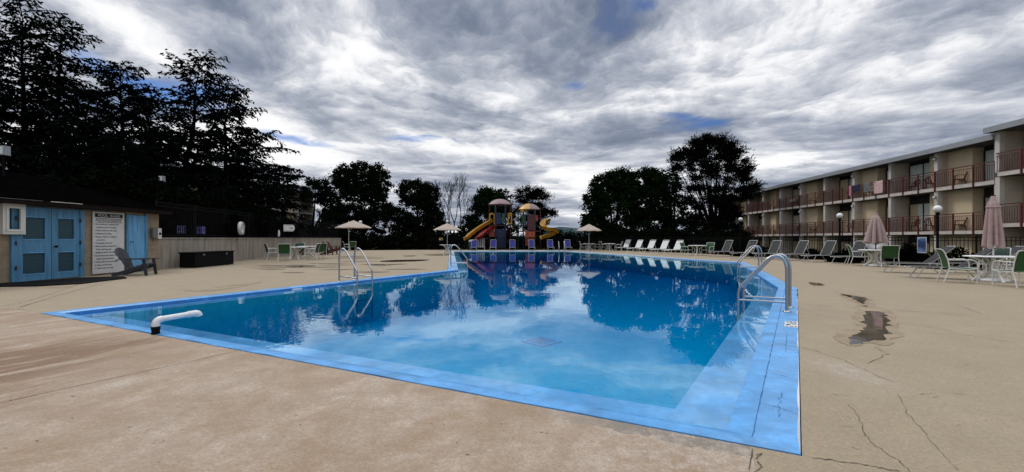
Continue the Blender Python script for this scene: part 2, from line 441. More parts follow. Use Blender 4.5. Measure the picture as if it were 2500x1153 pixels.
col = mixc(nt, mathn(nt, 'MINIMUM', mathn(nt, 'MULTIPLY', st2, 1.15), .95), col, (.185, .088, .036))
# worn grey band where the render coat broke away along the near coping
edge = mathn(nt, 'ADD', v, mathn(nt, 'MULTIPLY', mathn(nt, 'SUBTRACT', noise(nt, pos, 5, 8, .7), .5), .26))
uq = (G(1300, 985).xy - A2).dot(eU)
grey = mathn(nt, 'MULTIPLY', fore, mathn(nt, 'MULTIPLY', mathn(nt, 'GREATER_THAN', edge, -.14), ramp(nt, mathn(nt, 'MULTIPLY', mathn(nt, 'SUBTRACT', u, uq), .5), [(0.0, 0.0), (.35, 1.0)])))
col = mixc(nt, grey, col, mixc(nt, mid, (.16, .145, .12), (.30, .275, .235)))
pale = mathn(nt, 'MULTIPLY', fore, mathn(nt, 'MULTIPLY', ramp(nt, noise(nt, pos, 9, 7, .7), [(.45, 0.0), (.6, .7)]), ramp(nt, mathn(nt, 'MULTIPLY', mathn(nt, 'SUBTRACT', u, uq), .5), [(0.1, 0.0), (.5, 1.0)])))
col = mixc(nt, pale, col, (.58, .50, .42))
# pale scuffed patch right of the pool
sx, sy, _ = G(2070, 905)
dd = mathn(nt, 'ADD', mathn(nt, 'POWER', mathn(nt, 'MULTIPLY', mathn(nt, 'SUBTRACT', X, sx), 4.5), 2.0), mathn(nt, 'POWER', mathn(nt, 'MULTIPLY', mathn(nt, 'SUBTRACT', Y, sy), 2.4), 2.0))
sc_ = mathn(nt, 'MULTIPLY', mathn(nt, 'EXPONENT', mathn(nt, 'MULTIPLY', dd, -1.0)), ramp(nt, noise(nt, pos, 12, 6, .7), [(.35, 0.0), (.6, .8)]))
col = mixc(nt, sc_, col, (.55, .50, .43))
# grime specks and grain
col = mixc(nt, ramp(nt, noise(nt, pos, 17, 5, .75), [(.66, 0.0), (.73, .55)]), col, (.12, .095, .07))
col = mixc(nt, mathn(nt, 'MULTIPLY', ramp(nt, noise(nt, pos, 24, 6, .75), [(.43, 0.0), (.60, 1.0)]), .40), col, (.24, .185, .13))
col = mixc(nt, mathn(nt, 'MULTIPLY', ramp(nt, fine, [(.40, 0.0), (.60, 1.0)]), .46), col, (.20, .155, .11))
col = mixc(nt, ramp(nt, noise(nt, pos, 31, 5, .7), [(.58, 0.0), (.70, .45)]), col, (.56, .48, .38))
col = mixc(nt, mathn(nt, 'MULTIPLY', ramp(nt, grit, [(.3, 0.0), (.7, 1.0)]), .22), col, (.18, .14, .10))
L(nt, col, b.inputs['Base Color']); b.inputs['Roughness'].default_value = .82; b.inputs['Specular IOR Level'].default_value = .3
hgt = mathn(nt, 'ADD', mathn(nt, 'MULTIPLY', mid, .6), mathn(nt, 'ADD', mathn(nt, 'MULTIPLY', fine, .3), mathn(nt, 'MULTIPLY', grit, .12)))
L(nt, bump(nt, hgt, .6, .01), b.inputs['Normal'])
M['deck'] = m
gap = offset(PO, [-.006] * 7)
outer = [Vector((x, y, 0)) for x, y in DECK]; hole = [Vector((p.x, p.y, 0)) for p in gap]
tri = tessellate_polygon([outer, list(reversed(hole))])
allp = outer + list(reversed(hole))
dmb = MB().add(allp, tri)
n = len(outer)
dmb.add([(p.x, p.y, z) for z in (0, -1.4) for p in outer], [(i, i + n, (i + 1) % n + n, (i + 1) % n) for i in range(n)])
nh = len(hole)
dmb.add([(p.x, p.y, z) for z in (0, -.2) for p in hole], [(i, (i + 1) % nh, (i + 1) % nh + nh, i + nh) for i in range(nh)])
tag(dmb.build('pool_deck', 'deck'), 'weathered tan concrete pool deck with stains and cracks', 'deck', kind='structure')

# dark crack bottoms under the gap, cracks and saw-cut joints
jm = pm('joint_dark', (.085, .062, .042), .95, var=.3); M['joint'] = jm
jmb = MB()
def crack(pxs, w, jit=.0, sub=6, z=.003):
    pts = []
    P = [G(*p) for p in pxs]
    for a, b_ in zip(P, P[1:]):
        for i in range(sub): pts.append(a.lerp(b_, i / sub))
    pts.append(P[-1]); L_ = []; R_ = []
    for i, p in enumerate(pts):
        t = (pts[min(i + 1, len(pts) - 1)] - pts[max(i - 1, 0)]).normalized(); s = Vector((-t.y, t.x, 0))
        q = p + s * random.uniform(-jit, jit); ww = w * random.uniform(.35, 1.2) / 2
        if i in (0, len(pts) - 1): ww *= .2
        L_.append((q.x + s.x * ww, q.y + s.y * ww, z)); R_.append((q.x - s.x * ww, q.y - s.y * ww, z))
    n_ = len(pts)
    jmb.add(L_ + R_, [(i + 1, i, n_ + i, n_ + i + 1) for i in range(n_ - 1)])
crack([(-40, 993), (588, 856)], .008, .006, 18)
crack([(1838, 1096), (1828, 1153)], .008, .002)
crack([(1975, 1116), (2110, 1135), (2200, 1152)], .007, .010, 10)
crack([(2070, 985), (2095, 1015), (2110, 1060), (2140, 1090), (2200, 1130), (2240, 1165)], .0045, .010, 7)
crack([(2190, 960), (2215, 1010), (2260, 1060), (2300, 1110), (2340, 1150)], .003, .010, 7)
crack([(2182, 822), (2140, 850), (2165, 865), (2120, 890)], .006, .018, 6)
crack([(2182, 822), (2190, 790), (2250, 795), (2330, 812)], .006, .02, 8)
crack([(2330, 814), (2490, 840)], .010, .006, 8)
crack([(1950, 845), (2060, 880), (2180, 935)], .006, .02, 10)
crack([(1950, 742), (2090, 752)], .012, .01, 8)
crack([(2180, 757), (2400, 772)], .012, .02, 10)
crack([(2230, 735), (2330, 742), (2400, 770)], .010, .03, 8)
crack([(1950, 700), (2010, 702)], .012, .01)
crack([(45, 752), (140, 722), (290, 682)], .020, .01, 10)
crack([(0, 750), (60, 738), (120, 720), (200, 692)], .012, .02, 8)
crack([(40, 755), (65, 759), (92, 757)], .012, .01)
crack([(690, 640), (770, 637), (940, 632)], .03, .05, 8)
crack([(880, 646), (1000, 645)], .03, .05, 8)
crack([(1845, 1112), (1862, 1108), (1845, 1122)], .006, .006)
crack([(1850, 1125), (1858, 1140), (1840, 1153)], .007, .008)
for k in range(26):                                                     # short hairlines scattered over the right-hand slab
    x0 = random.uniform(1980, 2480); y0 = random.uniform(720, 1100)
    crack([(x0, y0), (x0 + random.uniform(10, 50), y0 + random.uniform(-4, 7))], .004, .01, 4)
for k in range(40):                                                     # twig bits and grit
    x0 = random.uniform(0, 1700); y0 = random.uniform(860, 1140)
    if y0 > 830 + max(0, x0 - 500) * .24:
        crack([(x0, y0), (x0 + random.uniform(3, 12), y0 + random.uniform(-2, 2))], .008, .002, 2)
tag(jmb.build('deck_crack', 'joint'), 'dark cracks and saw-cut joints in the concrete deck', 'crack', kind='structure')
# groove and dark gap strip around the coping
gmb = MB()
def line_xy(a, b_, w, z, jit=.004, sub=40):
    L_ = []; R_ = []
    for i in range(sub + 1):
        p = a.lerp(b_, i / sub); t = (b_ - a).normalized(); s = Vector((-t.y, t.x)); ww = w * random.uniform(.3, 1.5) / 2
        q = p + s * random.uniform(-jit, jit); L_.append((q.x + s.x * ww, q.y + s.y * ww, z)); R_.append((q.x - s.x * ww, q.y - s.y * ww, z))
    gmb.add(L_ + R_, [(i + 1, i, sub + 1 + i, sub + 2 + i) for i in range(sub)])
gr = pm('groove_blue', (.03, .13, .30), .9, var=.4); M['groove'] = gr
line_xy(PM_[1], PM_[2], .008, .0062, .003, 90)
a_ = PO[1].lerp(PM_[1], .5); b_ = PO[2].lerp(PM_[2], .5)
for t0, t1 in ((.05, .11), (.26, .38)):
    line_xy(a_.lerp(b_, t0), a_.lerp(b_, t1), .004, .0075, .012, 24)
for t0 in (.07, .16, .3, .47, .62, .8):
    p = PO[1].lerp(PO[2], t0); q = PI_[1].lerp(PI_[2], t0); line_xy(p.lerp(q, random.uniform(0, .3)), p.lerp(q, random.uniform(.5, .62)), .005, .0075, .006, 8)
gmb.build('groove', 'groove', pool)
tag(MB().add([(p.x, p.y, -.03) for p in offset(PO, [-.03] * 7)] + [(p.x, p.y, -.03) for p in offset(PO, [.0] * 7)],
    [(i, (i + 1) % 7, 7 + (i + 1) % 7, 7 + i) for i in range(7)]).build('gap', 'rubber', pool))

# puddles
def blob(pxs, mat, name, label, z=.005, rag=.2, sub=7):
    P = [G(*p) for p in pxs]; n_ = len(P); out = []
    for i in range(n_):
        a, b_, c_, d_ = P[i - 1], P[i], P[(i + 1) % n_], P[(i + 2) % n_]
        for j in range(sub):
            t = j / sub
            q = .5 * ((2 * b_) + (c_ - a) * t + (2 * a - 5 * b_ + 4 * c_ - d_) * t * t + (3 * b_ - a - 3 * c_ + d_) * t ** 3)
            ln = (c_ - b_).length / sub
            out.append(Vector((q.x + random.uniform(-1, 1) * rag * ln, q.y + random.uniform(-1, 1) * rag * ln * 1.5, z)))
    tri = tessellate_polygon([out])
    return tag(MB().add(out, tri).build(name, mat), label, 'puddle', kind='structure')
blob([(2090, 748), (2150, 752), (2186, 768), (2190, 800), (2176, 842), (2120, 838), (2080, 846), (2040, 828), (2056, 804), (2084, 806), (2090, 785)], 'damp', 'puddle', 'damp brown margin of the rain puddle', .0042, .25)
blob([(2112, 762), (2148, 762), (2168, 772), (2172, 795), (2164, 828), (2130, 832), (2098, 840), (2072, 842), (2076, 824), (2092, 816), (2106, 808), (2110, 785)], 'puddle', 'puddle', 'shallow rain puddle reflecting the motel columns', .0058, .3)
blob([(2038, 714), (2090, 720), (2128, 728), (2120, 748), (2098, 744), (2072, 731)], 'damp', 'puddle', 'damp brown margin of the narrow wet patch', .0042, .3)
blob([(2052, 718), (2090, 724), (2118, 729), (2110, 742), (2096, 738), (2078, 729)], 'puddle', 'puddle', 'narrow wet patch behind the larger puddle', .0058, .3)
blob([(1975, 690), (2000, 692), (2012, 697), (1985, 697)], 'puddle', 'puddle', 'small wet spot near the pool corner')
blob([(450, 710), (500, 706), (560, 696), (640, 688), (600, 698), (520, 711)], 'damp', 'puddle', 'long brown damp mark left of the pool')
blob([(700, 651), (760, 648), (770, 650), (720, 654)], 'puddle', 'puddle', 'thin puddle by the left tables')
blob([(925, 638.5), (965, 635), (1045, 634.2), (1030, 637.5), (960, 640)], 'puddle', 'puddle', 'broad dark puddle at the middle of the deck')
blob([(880, 645.5), (960, 645), (1000, 644.6), (940, 647)], 'puddle', 'puddle', 'dark streak of water before the ladder')
blob([(985, 625), (1015, 624.6), (1010, 626), (990, 626.2)], 'puddle', 'puddle', 'small dark puddle on the far deck')
blob([(1035, 622.6), (1093, 622), (1110, 623.6), (1060, 624)], 'puddle', 'puddle', 'thin puddle beside the pool corner ladder')
blob([(110, 703), (150, 700), (175, 700.6), (140, 704)], 'damp', 'puddle', 'damp streak before the blue doors')
blob([(600, 652), (640, 650), (660, 653), (630, 656)], 'damp', 'puddle', 'damp mark under the left table')

for k in range(16):                                                     # thin run-off streaks left of the ladders
    x0 = random.uniform(560, 1020); y0 = random.uniform(622, 668); w_ = random.uniform(30, 110); h_ = (y0 - HY) * .012
    blob([(x0, y0), (x0 + w_ * .4, y0 - h_ * 1.2), (x0 + w_, y0 - h_ * .8), (x0 + w_ * .6, y0 + h_)], 'wet_streak', 'puddle', 'thin damp streak on the left deck', .0045 + k * .0002)
# ground ring around the deck
m, nt, b = new_mat('grass_ground')
pos = nt.nodes.new('ShaderNodeNewGeometry').outputs['Position']
L(nt, ramp(nt, noise(nt, pos, .8, 8, .7), [(.3, (.012, .018, .008)), (.7, (.035, .045, .018))]), b.inputs['Base Color']); b.inputs['Roughness'].default_value = .95
b.inputs['Specular IOR Level'].default_value = .1
M['ground'] = m
dl = [Vector(p) for p in DECK]; dl = [dl[i].lerp(dl[(i + 1) % len(dl)], j / 6) for i in range(len(dl)) for j in range(6)]
cc = Vector((3, 18)); gmb = MB(); rows = []
for dist in (.25, 3, 8, 30, 150, 700, 4000):
    row = []
    for p in dl:
        d_ = (p - cc).normalized(); q = p + d_ * dist
        left = p.x < -14 and p.y > -8.9 and p.y < 36
        if left: z = 1.15 if dist < 100 else (0 if dist < 500 else -1)
        elif p.y > 43.5: z = -.08 if dist < 20 else -.6
        elif p.x > 9: z = {.25: -.08, 3: -.75}.get(dist, -1.05)
        else: z = -.08 if dist < 20 else -1
        row.append((q.x, q.y, z))
    rows.append(row)
n = len(dl)
gmb.add([q for r in rows for q in r], [(k * n + i, (k + 1) * n + i, (k + 1) * n + (i + 1) % n, k * n + (i + 1) % n) for k in range(len(rows) - 1) for i in range(n)], True)
tag(gmb.build('ground', 'ground'), 'dark grass ground beyond the fence', 'ground', kind='structure')
# far wooded hills
hm = MB(); hp = []
M['hills'] = pm('hazed_hill_woods', (.045, .075, .075), .95, var=.3, scale=.02, spec=0)  # blue of the distance haze is mixed into the woods colour
na = 90
for i in range(na + 1):
    a = math.radians(-50 + 100 * i / na)
    hgt = 7 + 26 * math.exp(-((math.degrees(a) - 7.5) / 4.5) ** 2) + 2 * math.sin(i * .9 + 1) + random.uniform(-1, 1)
    for rr, z in ((1000, -2), (1150, hgt), (1600, hgt * .6)): hp.append((rr * math.sin(a), rr * math.cos(a), z))
hm.add(hp, [(i * 3 + k, i * 3 + 3 + k, i * 3 + 4 + k, i * 3 + 1 + k) for i in range(na) for k in range(2)], True)
tag(hm.build('hills', 'hills'), 'low wooded hills on the horizon', 'hills', kind='structure')


# ------------------------------------------------------------------ pool ladders
def make_ladder():
    r = empty('pool_ladder', (0, 0, 0), 0, 'x', 'ladder')
    for sx in (-.27, .27):                       # +Y points over the water
        pts = [(sx, 0, -.02), (sx, 0, .3), (sx, 0, .62)] + bez((sx, 0, .66), (sx, .0, .98), (sx, .17, 1.02), (sx, .32, .84), 10) + [(sx, .5, .62)] \
            + bez((sx, .62, .47), (sx, .70, .37), (sx, .735, .33), (sx, .735, .22), 5) + [(sx, .735, -.1), (sx, .735, -1.05)]
        rail = MB().tube(pts, .024, 10).build('rail', 'steel', r)
        MB().tube([(sx, 0, .155), (sx, .735, .135)], .018, 8).build('brace', 'steel', r)
        MB().lathe([(.0001, .028), (.03, .028), (.058, .014), (.062, .004)], (sx, 0, 0), 16).build('flange', 'steel', rail)
    for z in (-.22, -.5, -.78):
        MB().box(-.27, .27, .70, .77, z - .015, z + .015).build('tread', 'steel', r)
    return r
ladder = Kind(make_ladder())
def put_ladder(p, q, toward, label):
    """p, q: ground points of the two posts"""
    c = (p + q) / 2; d = (q - p).normalized(); nrm = Vector((-d.y, d.x, 0))
    if nrm.dot(Vector((toward[0], toward[1], 0)) - c) < 0: nrm = -nrm
    ladder.place((c.x, c.y, .006), math.atan2(-nrm.x, nrm.y), label, 'steel pool ladders')
put_ladder(G(1920, 764), G(1930, 750.5), (0, 10), 'steel pool ladder nearest the camera, on the wide blue coping')
put_ladder(G(1849, 659), G(1863, 664), (0, 15), 'steel pool ladder standing behind the nearest one on the same side')
put_ladder(G(824, 689), G(869, 684), (0, 10), 'steel pool ladder on the long left edge, seen against bare deck')
put_ladder(G(1093, 655), G(1099, 620), (3, 26), 'steel pool ladder at the inner corner near the bare tree') if False else None
pz = PO[6].lerp(PO[5], .045); qz = PO[6].lerp(PO[5], .075); dd_ = (qz - pz).normalized()
pz = PO[6] + dd_ * .75 + Vector((.12, 0)); put_ladder(Vector((pz.x, pz.y, 0)), Vector((pz.x, pz.y, 0)) + Vector((dd_.x, dd_.y, 0)) * 3.2, (6, 24), 'steel pool ladder at the inner corner of the pool, near the far umbrella')
put_ladder(G(1362, 613.2), G(1378, 613.2), (0, 30), 'steel pool ladder on the far edge beside the blue loungers')
# the ladder at the inner corner is the same size as the others; its two rails stand further apart in view
# ------------------------------------------------------------------ white PVC fill pipe
pb = G(380, 816); r = empty('fill_pipe', (pb.x, pb.y, .004), math.atan2(-eV.x, eV.y), 'white plastic fill pipe with black coupling bending over the pool edge', 'pipe')
MB().lathe([(.0001, 0), (.047, 0), (.047, .018), (.041, .022), (.047, .03), (.041, .036), (.047, .044), (.041, .05), (.049, .058), (.049, .098), (.0001, .098)], n=18).build('coupling', 'rubber', r)
el_ = [(0, 0, .09)] + bez((0, 0, .11), (0, 0, .155), (0, .02, .18), (0, .07, .182), 8)
MB().tube(el_, .044, 16).build('elbow', 'pvc', r)
MB().tube([(0, .07, .182), (0, .09, .183), (0, .37, .190), (0, .40, .191)], .037, 16).build('pipe', 'pvc', r)
MB().tube([(0, .37, .190), (0, .42, .191)] + bez((0, .44, .191), (0, .485, .191), (0, .50, .183), (0, .505, .15), 6), .044, 16).build('spout', 'pvc', r)

# depth marker tile, drain, wall fitting
tp = G(1933, 793.5); ang = math.atan2((PO[2] - PO[1]).y, (PO[2] - PO[1]).x)
t = empty('depth_marker', (tp.x, tp.y, .006), ang, 'small white tile with black markings on the wide blue coping', 'marker')
MB().box(-.24, .24, -.075, .085, 0, .005).build('tile', 'sign_white', t)
mk = MB()
for (x0, x1, y0, y1) in ((.15, .2, -.05, -.02), (.14, .2, -.005, .03), (.15, .2, .045, .07), (.06, .10, -.06, -.03), (.05, .1, -.02, .015), (.06, .1, .03, .05), (-.03, .0, -.06, -.005),
                         (-.10, -.03, .015, .07), (-.20, -.15, -.06, -.035), (-.20, -.155, -.02, .02), (-.20, -.165, .035, .07)):
    mk.box(x0, x1, y0, y1, .0055, .0065)
mk.build('lettering', 'letter_black', t)
dz = FZ; Zd = (CH - dz) * F / (835 - HY); dpx = (1322 - CX) / F * Zd
r = empty('drain_grate', (dpx, Zd, dz), .75, 'square grey drain grate on the pool floor', 'drain')
M['grate'] = pm('grate', (.10, .42, .68), .6, var=.1)
MB().box(-.34, .34, -.34, .34, .0, .03).build('plate', 'grate', r)
sl_ = MB()
for i in range(-5, 6): sl_.box(-.26, .26, i * .05 - .012, i * .05 + .012, .03, .038)
M['grate_slot'] = pm('grate_slot', (.06, .30, .50), .6)
sl_.build('slots', 'grate_slot', r)
d_ = (PI_[0] - PI_[6]).normalized(); q = PI_[6].lerp(PI_[0], .62); nn = Vector((d_.y, -d_.x))
r = empty('pool_light', (q.x, q.y, 0), math.atan2(d_.y, d_.x), 'white pool fitting on the left pool wall at the waterline', 'light fitting')
MB().box(-.13, .13, -.004, .02, -.20, -.03).build('cover', 'white_resin', r); MB().tube([(0, -.002, -.11), (0, .035, -.11)], .06, 16).build('lens', 'globe', r)

# ------------------------------------------------------------------ sling chairs (front is +Y)
def make_sling_chair(mat):
    r = empty('sling_chair', (0, 0, 0), 0, 'x', 'chair')
    for s in (-1, 1):
        x = s * .29
        fr = MB().tube([(x * 1.04, .27, 0), (x, .285, .25)] + bez((x, .29, .48), (x, .30, .64), (x, .2, .655), (x, .12, .655), 7) + [(x, -.1, .645), (x, -.285, .64)], .0145, 8)
        fr.build('armrest', 'white_frame', r)
        up = MB().tube([(x * 1.04, -.37, 0), (x, -.31, .2), (x, -.25, .42), (x, -.285, .64), (x, -.345, .84), (x, -.40, .93)], .0145, 8)
        up.build('back_leg', 'white_frame', r)
        MB().tube([(x, .285, .41), (x, .1, .385), (x, -.25, .40)], .012, 6).build('seat_rail', 'white_frame', r)
    MB().tube([(-.29, .285, .41), (.29, .285, .41)], .012, 6).build('stretcher', 'white_frame', r)
    MB().tube([(-.29, -.40, .925)] + bez((-.25, -.405, .935), (-.1, -.42, .945), (.1, -.42, .945), (.25, -.405, .935), 6) + [(.29, -.40, .925)], .012, 6).build('top_rail', 'white_frame', r)
    def sag(i, n, a): return -a * math.sin(PI * i / n)
    rows = [[(-.275 + .55 * j / 6, .28 - .52 * i / 8, .405 - .02 * math.sin(PI * i / 8) + sag(j, 6, .012)) for j in range(7)] for i in range(9)]
    MB().sheet(rows, .006).build('seat', mat, r)
    bp = [(-.245, .42), (-.262, .52), (-.285, .64), (-.318, .75), (-.345, .84), (-.398, .92)]
    rows = [[(-.278 + .556 * j / 6, y + sag(j, 6, .015), z) for j in range(7)] for (y, z) in bp]
    MB().sheet(rows, .006).build('backrest', mat, r)
    return r
green = Kind(make_sling_chair('green_sling')); dgreen = Kind(make_sling_chair('dark_green_sling'))
def face(deg): return math.radians(deg)        # 0: front away from camera (+Y), 90: front towards -X, -90: +X, 180: towards camera
GR = 'green sling chairs around the white tables'
def chair(k, px, py, deg, label):
    p = G(px, py); k.place((p.x, p.y, 0), face(deg) - vaz(p), label, GR)

# ------------------------------------------------------------------ white resin tables
def make_table():
    r = empty('patio_table', (0, 0, 0), 0, 'x', 'table')
    MB().lathe([(.0001, .70), (.5, .70), (.60, .705), (.615, .715), (.61, .73), (.58, .738), (.0001, .738)], n=32).build('tabletop', 'white_resin', r)
    for k in range(4):
        a = PI / 4 + k * PI / 2; c, s = math.cos(a), math.sin(a)
        pts = bez((c * .5, s * .5, .70), (c * .15, s * .15, .62), (c * .02, s * .02, .34), (c * .30, s * .30, .16), 8) + [(c * .46, s * .46, 0)]
        mb = MB()
        for p, q in zip(pts, pts[1:]): mb.bar(p, q, .055, .04)
        mb.build('leg', 'white_resin', r)
    MB().lathe([(.04, .18), (.05, .2), (.05, .70)], n=12).build('sleeve', 'white_resin', r)
    return r
table = Kind(make_table())
def put_table(px, py, deg, label):
    p = G(px, py); table.place((p.x, p.y, 0), face(deg), label, 'round white patio tables'); return p
def umbrella_base(p, label):
    r = empty('umbrella_base', p, 0, label, 'umbrella base')
    MB().lathe([(.0001, 0), (.30, 0), (.31, .03), (.28, .075), (.06, .10), (.045, .16), (.0001, .16)], n=24).build('foot', 'white_resin', r)
    return r
# closed umbrellas
def closed_umbrella(p, ztop, zbot, rbot, label, polemat, seed):
    r = empty('closed_umbrella', (p.x, p.y, 0), .3 * seed, label, 'umbrella', 'closed mauve umbrellas')
    MB().tube([(0, 0, .1), (0, 0, ztop - .02)], .02, 8).build('pole', polemat, r)
    rr = random.Random(seed); ph = [rr.uniform(-.22, .22) for _ in range(8)]
    H = ztop - .2 - zbot
    prof = [(.12 + (rbot - .12) * (t ** .8), ztop - .2 - H * t) for t in [i / 14 for i in range(15)]]
    def mod(i, a):
        t = i / 14; k = 8; d = abs(math.cos(k * a / 2 + 0.2 * math.sin(3 * a + seed)))
        return 1 - (.58 * t + .18) * (1 - d ** .7) + .08 * t * math.sin(2 * a + seed * 2)
    mb = MB().lathe([(.055, ztop - .14)] + prof, n=96, mod=lambda i, a: mod(max(i - 1, 0), a))
    for k in range(len(mb.v)):
        x, y, z = mb.v[k]
        if z < zbot + .02: mb.v[k] = (x, y, z + .045 * math.sin(5 * math.atan2(y, x) + seed) + .02 * math.sin(9 * math.atan2(y, x)))
    mb.build('canopy', 'mauve_fabric', r)
    MB().lathe([(.045, ztop - .005), (.07, ztop - .1), (.125, ztop - .27), (.165, ztop - .33), (.17, ztop - .35), (.05, ztop - .33)], n=48, mod=lambda i, a: 1 - (.16 if i > 1 else .05) * abs(math.sin(4 * a))).build('vent_flap', 'mauve_fabric', r)
    MB().lathe([(.0001, ztop + .015), (.045, ztop + .012), (.05, ztop - .008), (.02, ztop - .02)], n=14).build('cap', 'black_plastic', r)
    return r
p5 = put_table(2425, 687, 20, 'white table under the big closed umbrella at the right, nearest the camera')
closed_umbrella(p5, 2.49, 1.0, .24, 'tall closed mauve umbrella on a white pole, nearest the camera', 'white_frame', 1)
umbrella_base(p5, 'white umbrella base under the nearest table at the right')
p4 = put_table(2138, 650, 30, 'white table under the closed umbrella in front of the white life ring')
closed_umbrella(p4, 2.43, 1.06, .43, 'closed mauve umbrella on a dark pole before the white life ring', 'black_metal', 2)
umbrella_base(p4, 'white umbrella base under the table before the life ring')
chair(green, 2340, 690, -75, 'bright green chair turned sideways, left of the nearest right-hand table')
chair(dgreen, 2428, 676, 172, 'dark green chair behind the nearest right-hand table, facing the camera')
chair(green, 2482, 700, 40, 'bright green chair at the frame edge with its back to the camera')
chair(green, 2096, 648, -78, 'green chair seen edge-on, left of the table before the life ring')
chair(dgreen, 2122, 641, 170, 'dark green chair half hidden behind the table before the life ring')
chair(green, 2167, 652, 15, 'bright green chair with its back to us before the life ring')
chair(dgreen, 2196, 645, 75, 'dark green chair right of the table before the life ring, facing it')
# middle right table by the white loungers
put_table(1702, 624, 10, 'white table at the near end of the white lounger row')
chair(green, 1676, 624, -120, 'green chair between the last white lounger and its table')
chair(green, 1728, 624.5, 150, 'green chair right of the table by the white loungers')
# two far tables under the far umbrella
pu3 = put_table(1438, 612.6, 15, 'far white table under the open umbrella right of the playground')
put_table(1487, 613.4, 40, 'far white table between the open umbrella and white loungers')
for px, py, dg, lb in ((1424, 612.6, -80, 'green chair left of the far table, next to the blue loungers'), (1457, 612.7, 110, 'dark green chair just right of the far umbrella table'),
                       (1474, 613.2, -70, 'dark green chair left of the second far table'), (1510, 613.6, 80, 'green chair beside the first white lounger')):
    chair(dgreen, px, py, dg, lb)
# left tables
put_table(722, 633, 5, 'white table at the left by the concrete wall, nearest one')
put_table(752, 628.5, 30, 'second white table at the left, behind the nearest left one')
chair(dgreen, 664, 633, -75, 'dark green chair edge-on against the concrete wall, leftmost at its table')
chair(green, 695, 637, -5, 'green chair with its back to us at the nearest left table')
chair(dgreen, 731, 628, 178, 'dark green chair behind the nearest left table, facing the pool')
chair(dgreen, 762, 634, 70, 'dark green chair edge-on at the right of the nearest left table')
chair(green, 781, 631, 20, 'green chair turned from us between left tables and red chairs')
chair(green, 860, 613.5, 10, 'green chair under the left open umbrella, back to us')
chair(dgreen, 847, 612.8, -80, 'dark green chair sideways under the left open umbrella')

# ------------------------------------------------------------------ open umbrellas
def open_umbrella(p, zr, zt, rad, label, mat, tilt=0.0, spike=.0, polex=0.0):
    r = empty('open_umbrella', (p.x, p.y, 0), .2, label, 'umbrella', 'open umbrellas by the fence')
    MB().tube([(polex, 0, 0), (polex, 0, zt + spike)], .022, 8).build('pole', 'white_frame', r)
    n_ = 8; vs = [(0, 0, zt)]; fs = []
    rings = [(.12, .03), (.5, .42), (.82, .75), (1.0, 1.0)]
    for (f, d) in rings:
        for j in range(n_ * 4):
            a = 2 * PI * j / (n_ * 4); sc_ = 1 - (.04 * f) * (1 - abs(math.cos(n_ * a / 2)))
            sag = .05 * f * (1 - abs(math.cos(n_ * a / 2)))
            vs.append((rad * f * sc_ * math.cos(a), rad * f * sc_ * math.sin(a), zt - (zt - zr) * d - sag * .6))
    m_ = n_ * 4
    for j in range(m_): fs.append((0, 1 + j, 1 + (j + 1) % m_))
    for k in range(len(rings) - 1):
        for j in range(m_): fs.append((1 + k * m_ + j, 1 + (k + 1) * m_ + j, 1 + (k + 1) * m_ + (j + 1) % m_, 1 + k * m_ + (j + 1) % m_))
    k = len(vs); vs += [(x, y, z - .012) for x, y, z in vs]; fs += [tuple(reversed([i + k for i in f])) for f in fs]
    o = MB().add(vs, fs).build('canopy', mat, r); o.rotation_euler.x = tilt
    MB().lathe([(.0001, zt + .05), (.03, zt + .04), (.14, zt - .01), (.15, zt - .03)], n=16).build('top_cap', mat, r)
    for j in range(8):
        a = 2 * PI * j / 8
        MB().bar((0, 0, zt - .05), (rad * .97 * math.cos(a), rad * .97 * math.sin(a), zr - .02), .02, .02).build('rib', 'dark_cedar', r)
    return r
q = at(852, 582, 26.6); open_umbrella(Vector((at(863, 582, 26.6).x, 26.6, 0)), 1.93, 2.37, 1.14, 'open pink umbrella at the left with pale pole, biggest in view', 'tan_fabric', 0, 0, q.x - at(863, 582, 26.6).x)
open_umbrella(Vector((at(1092, 582, 33).x, 42.0 if False else 33, 0)), 1.92, 2.42, 1.13, 'open pink umbrella left of the playground', 'tan_fabric')
p = put_table(1092, 620, 0, 'dim white table under the open umbrella left of the playground')
open_umbrella(Vector((pu3.x, pu3.y, 0)) * 1.0, 2.0, 2.62, 1.28, 'open beige umbrella right of the playground', 'tan_fabric')

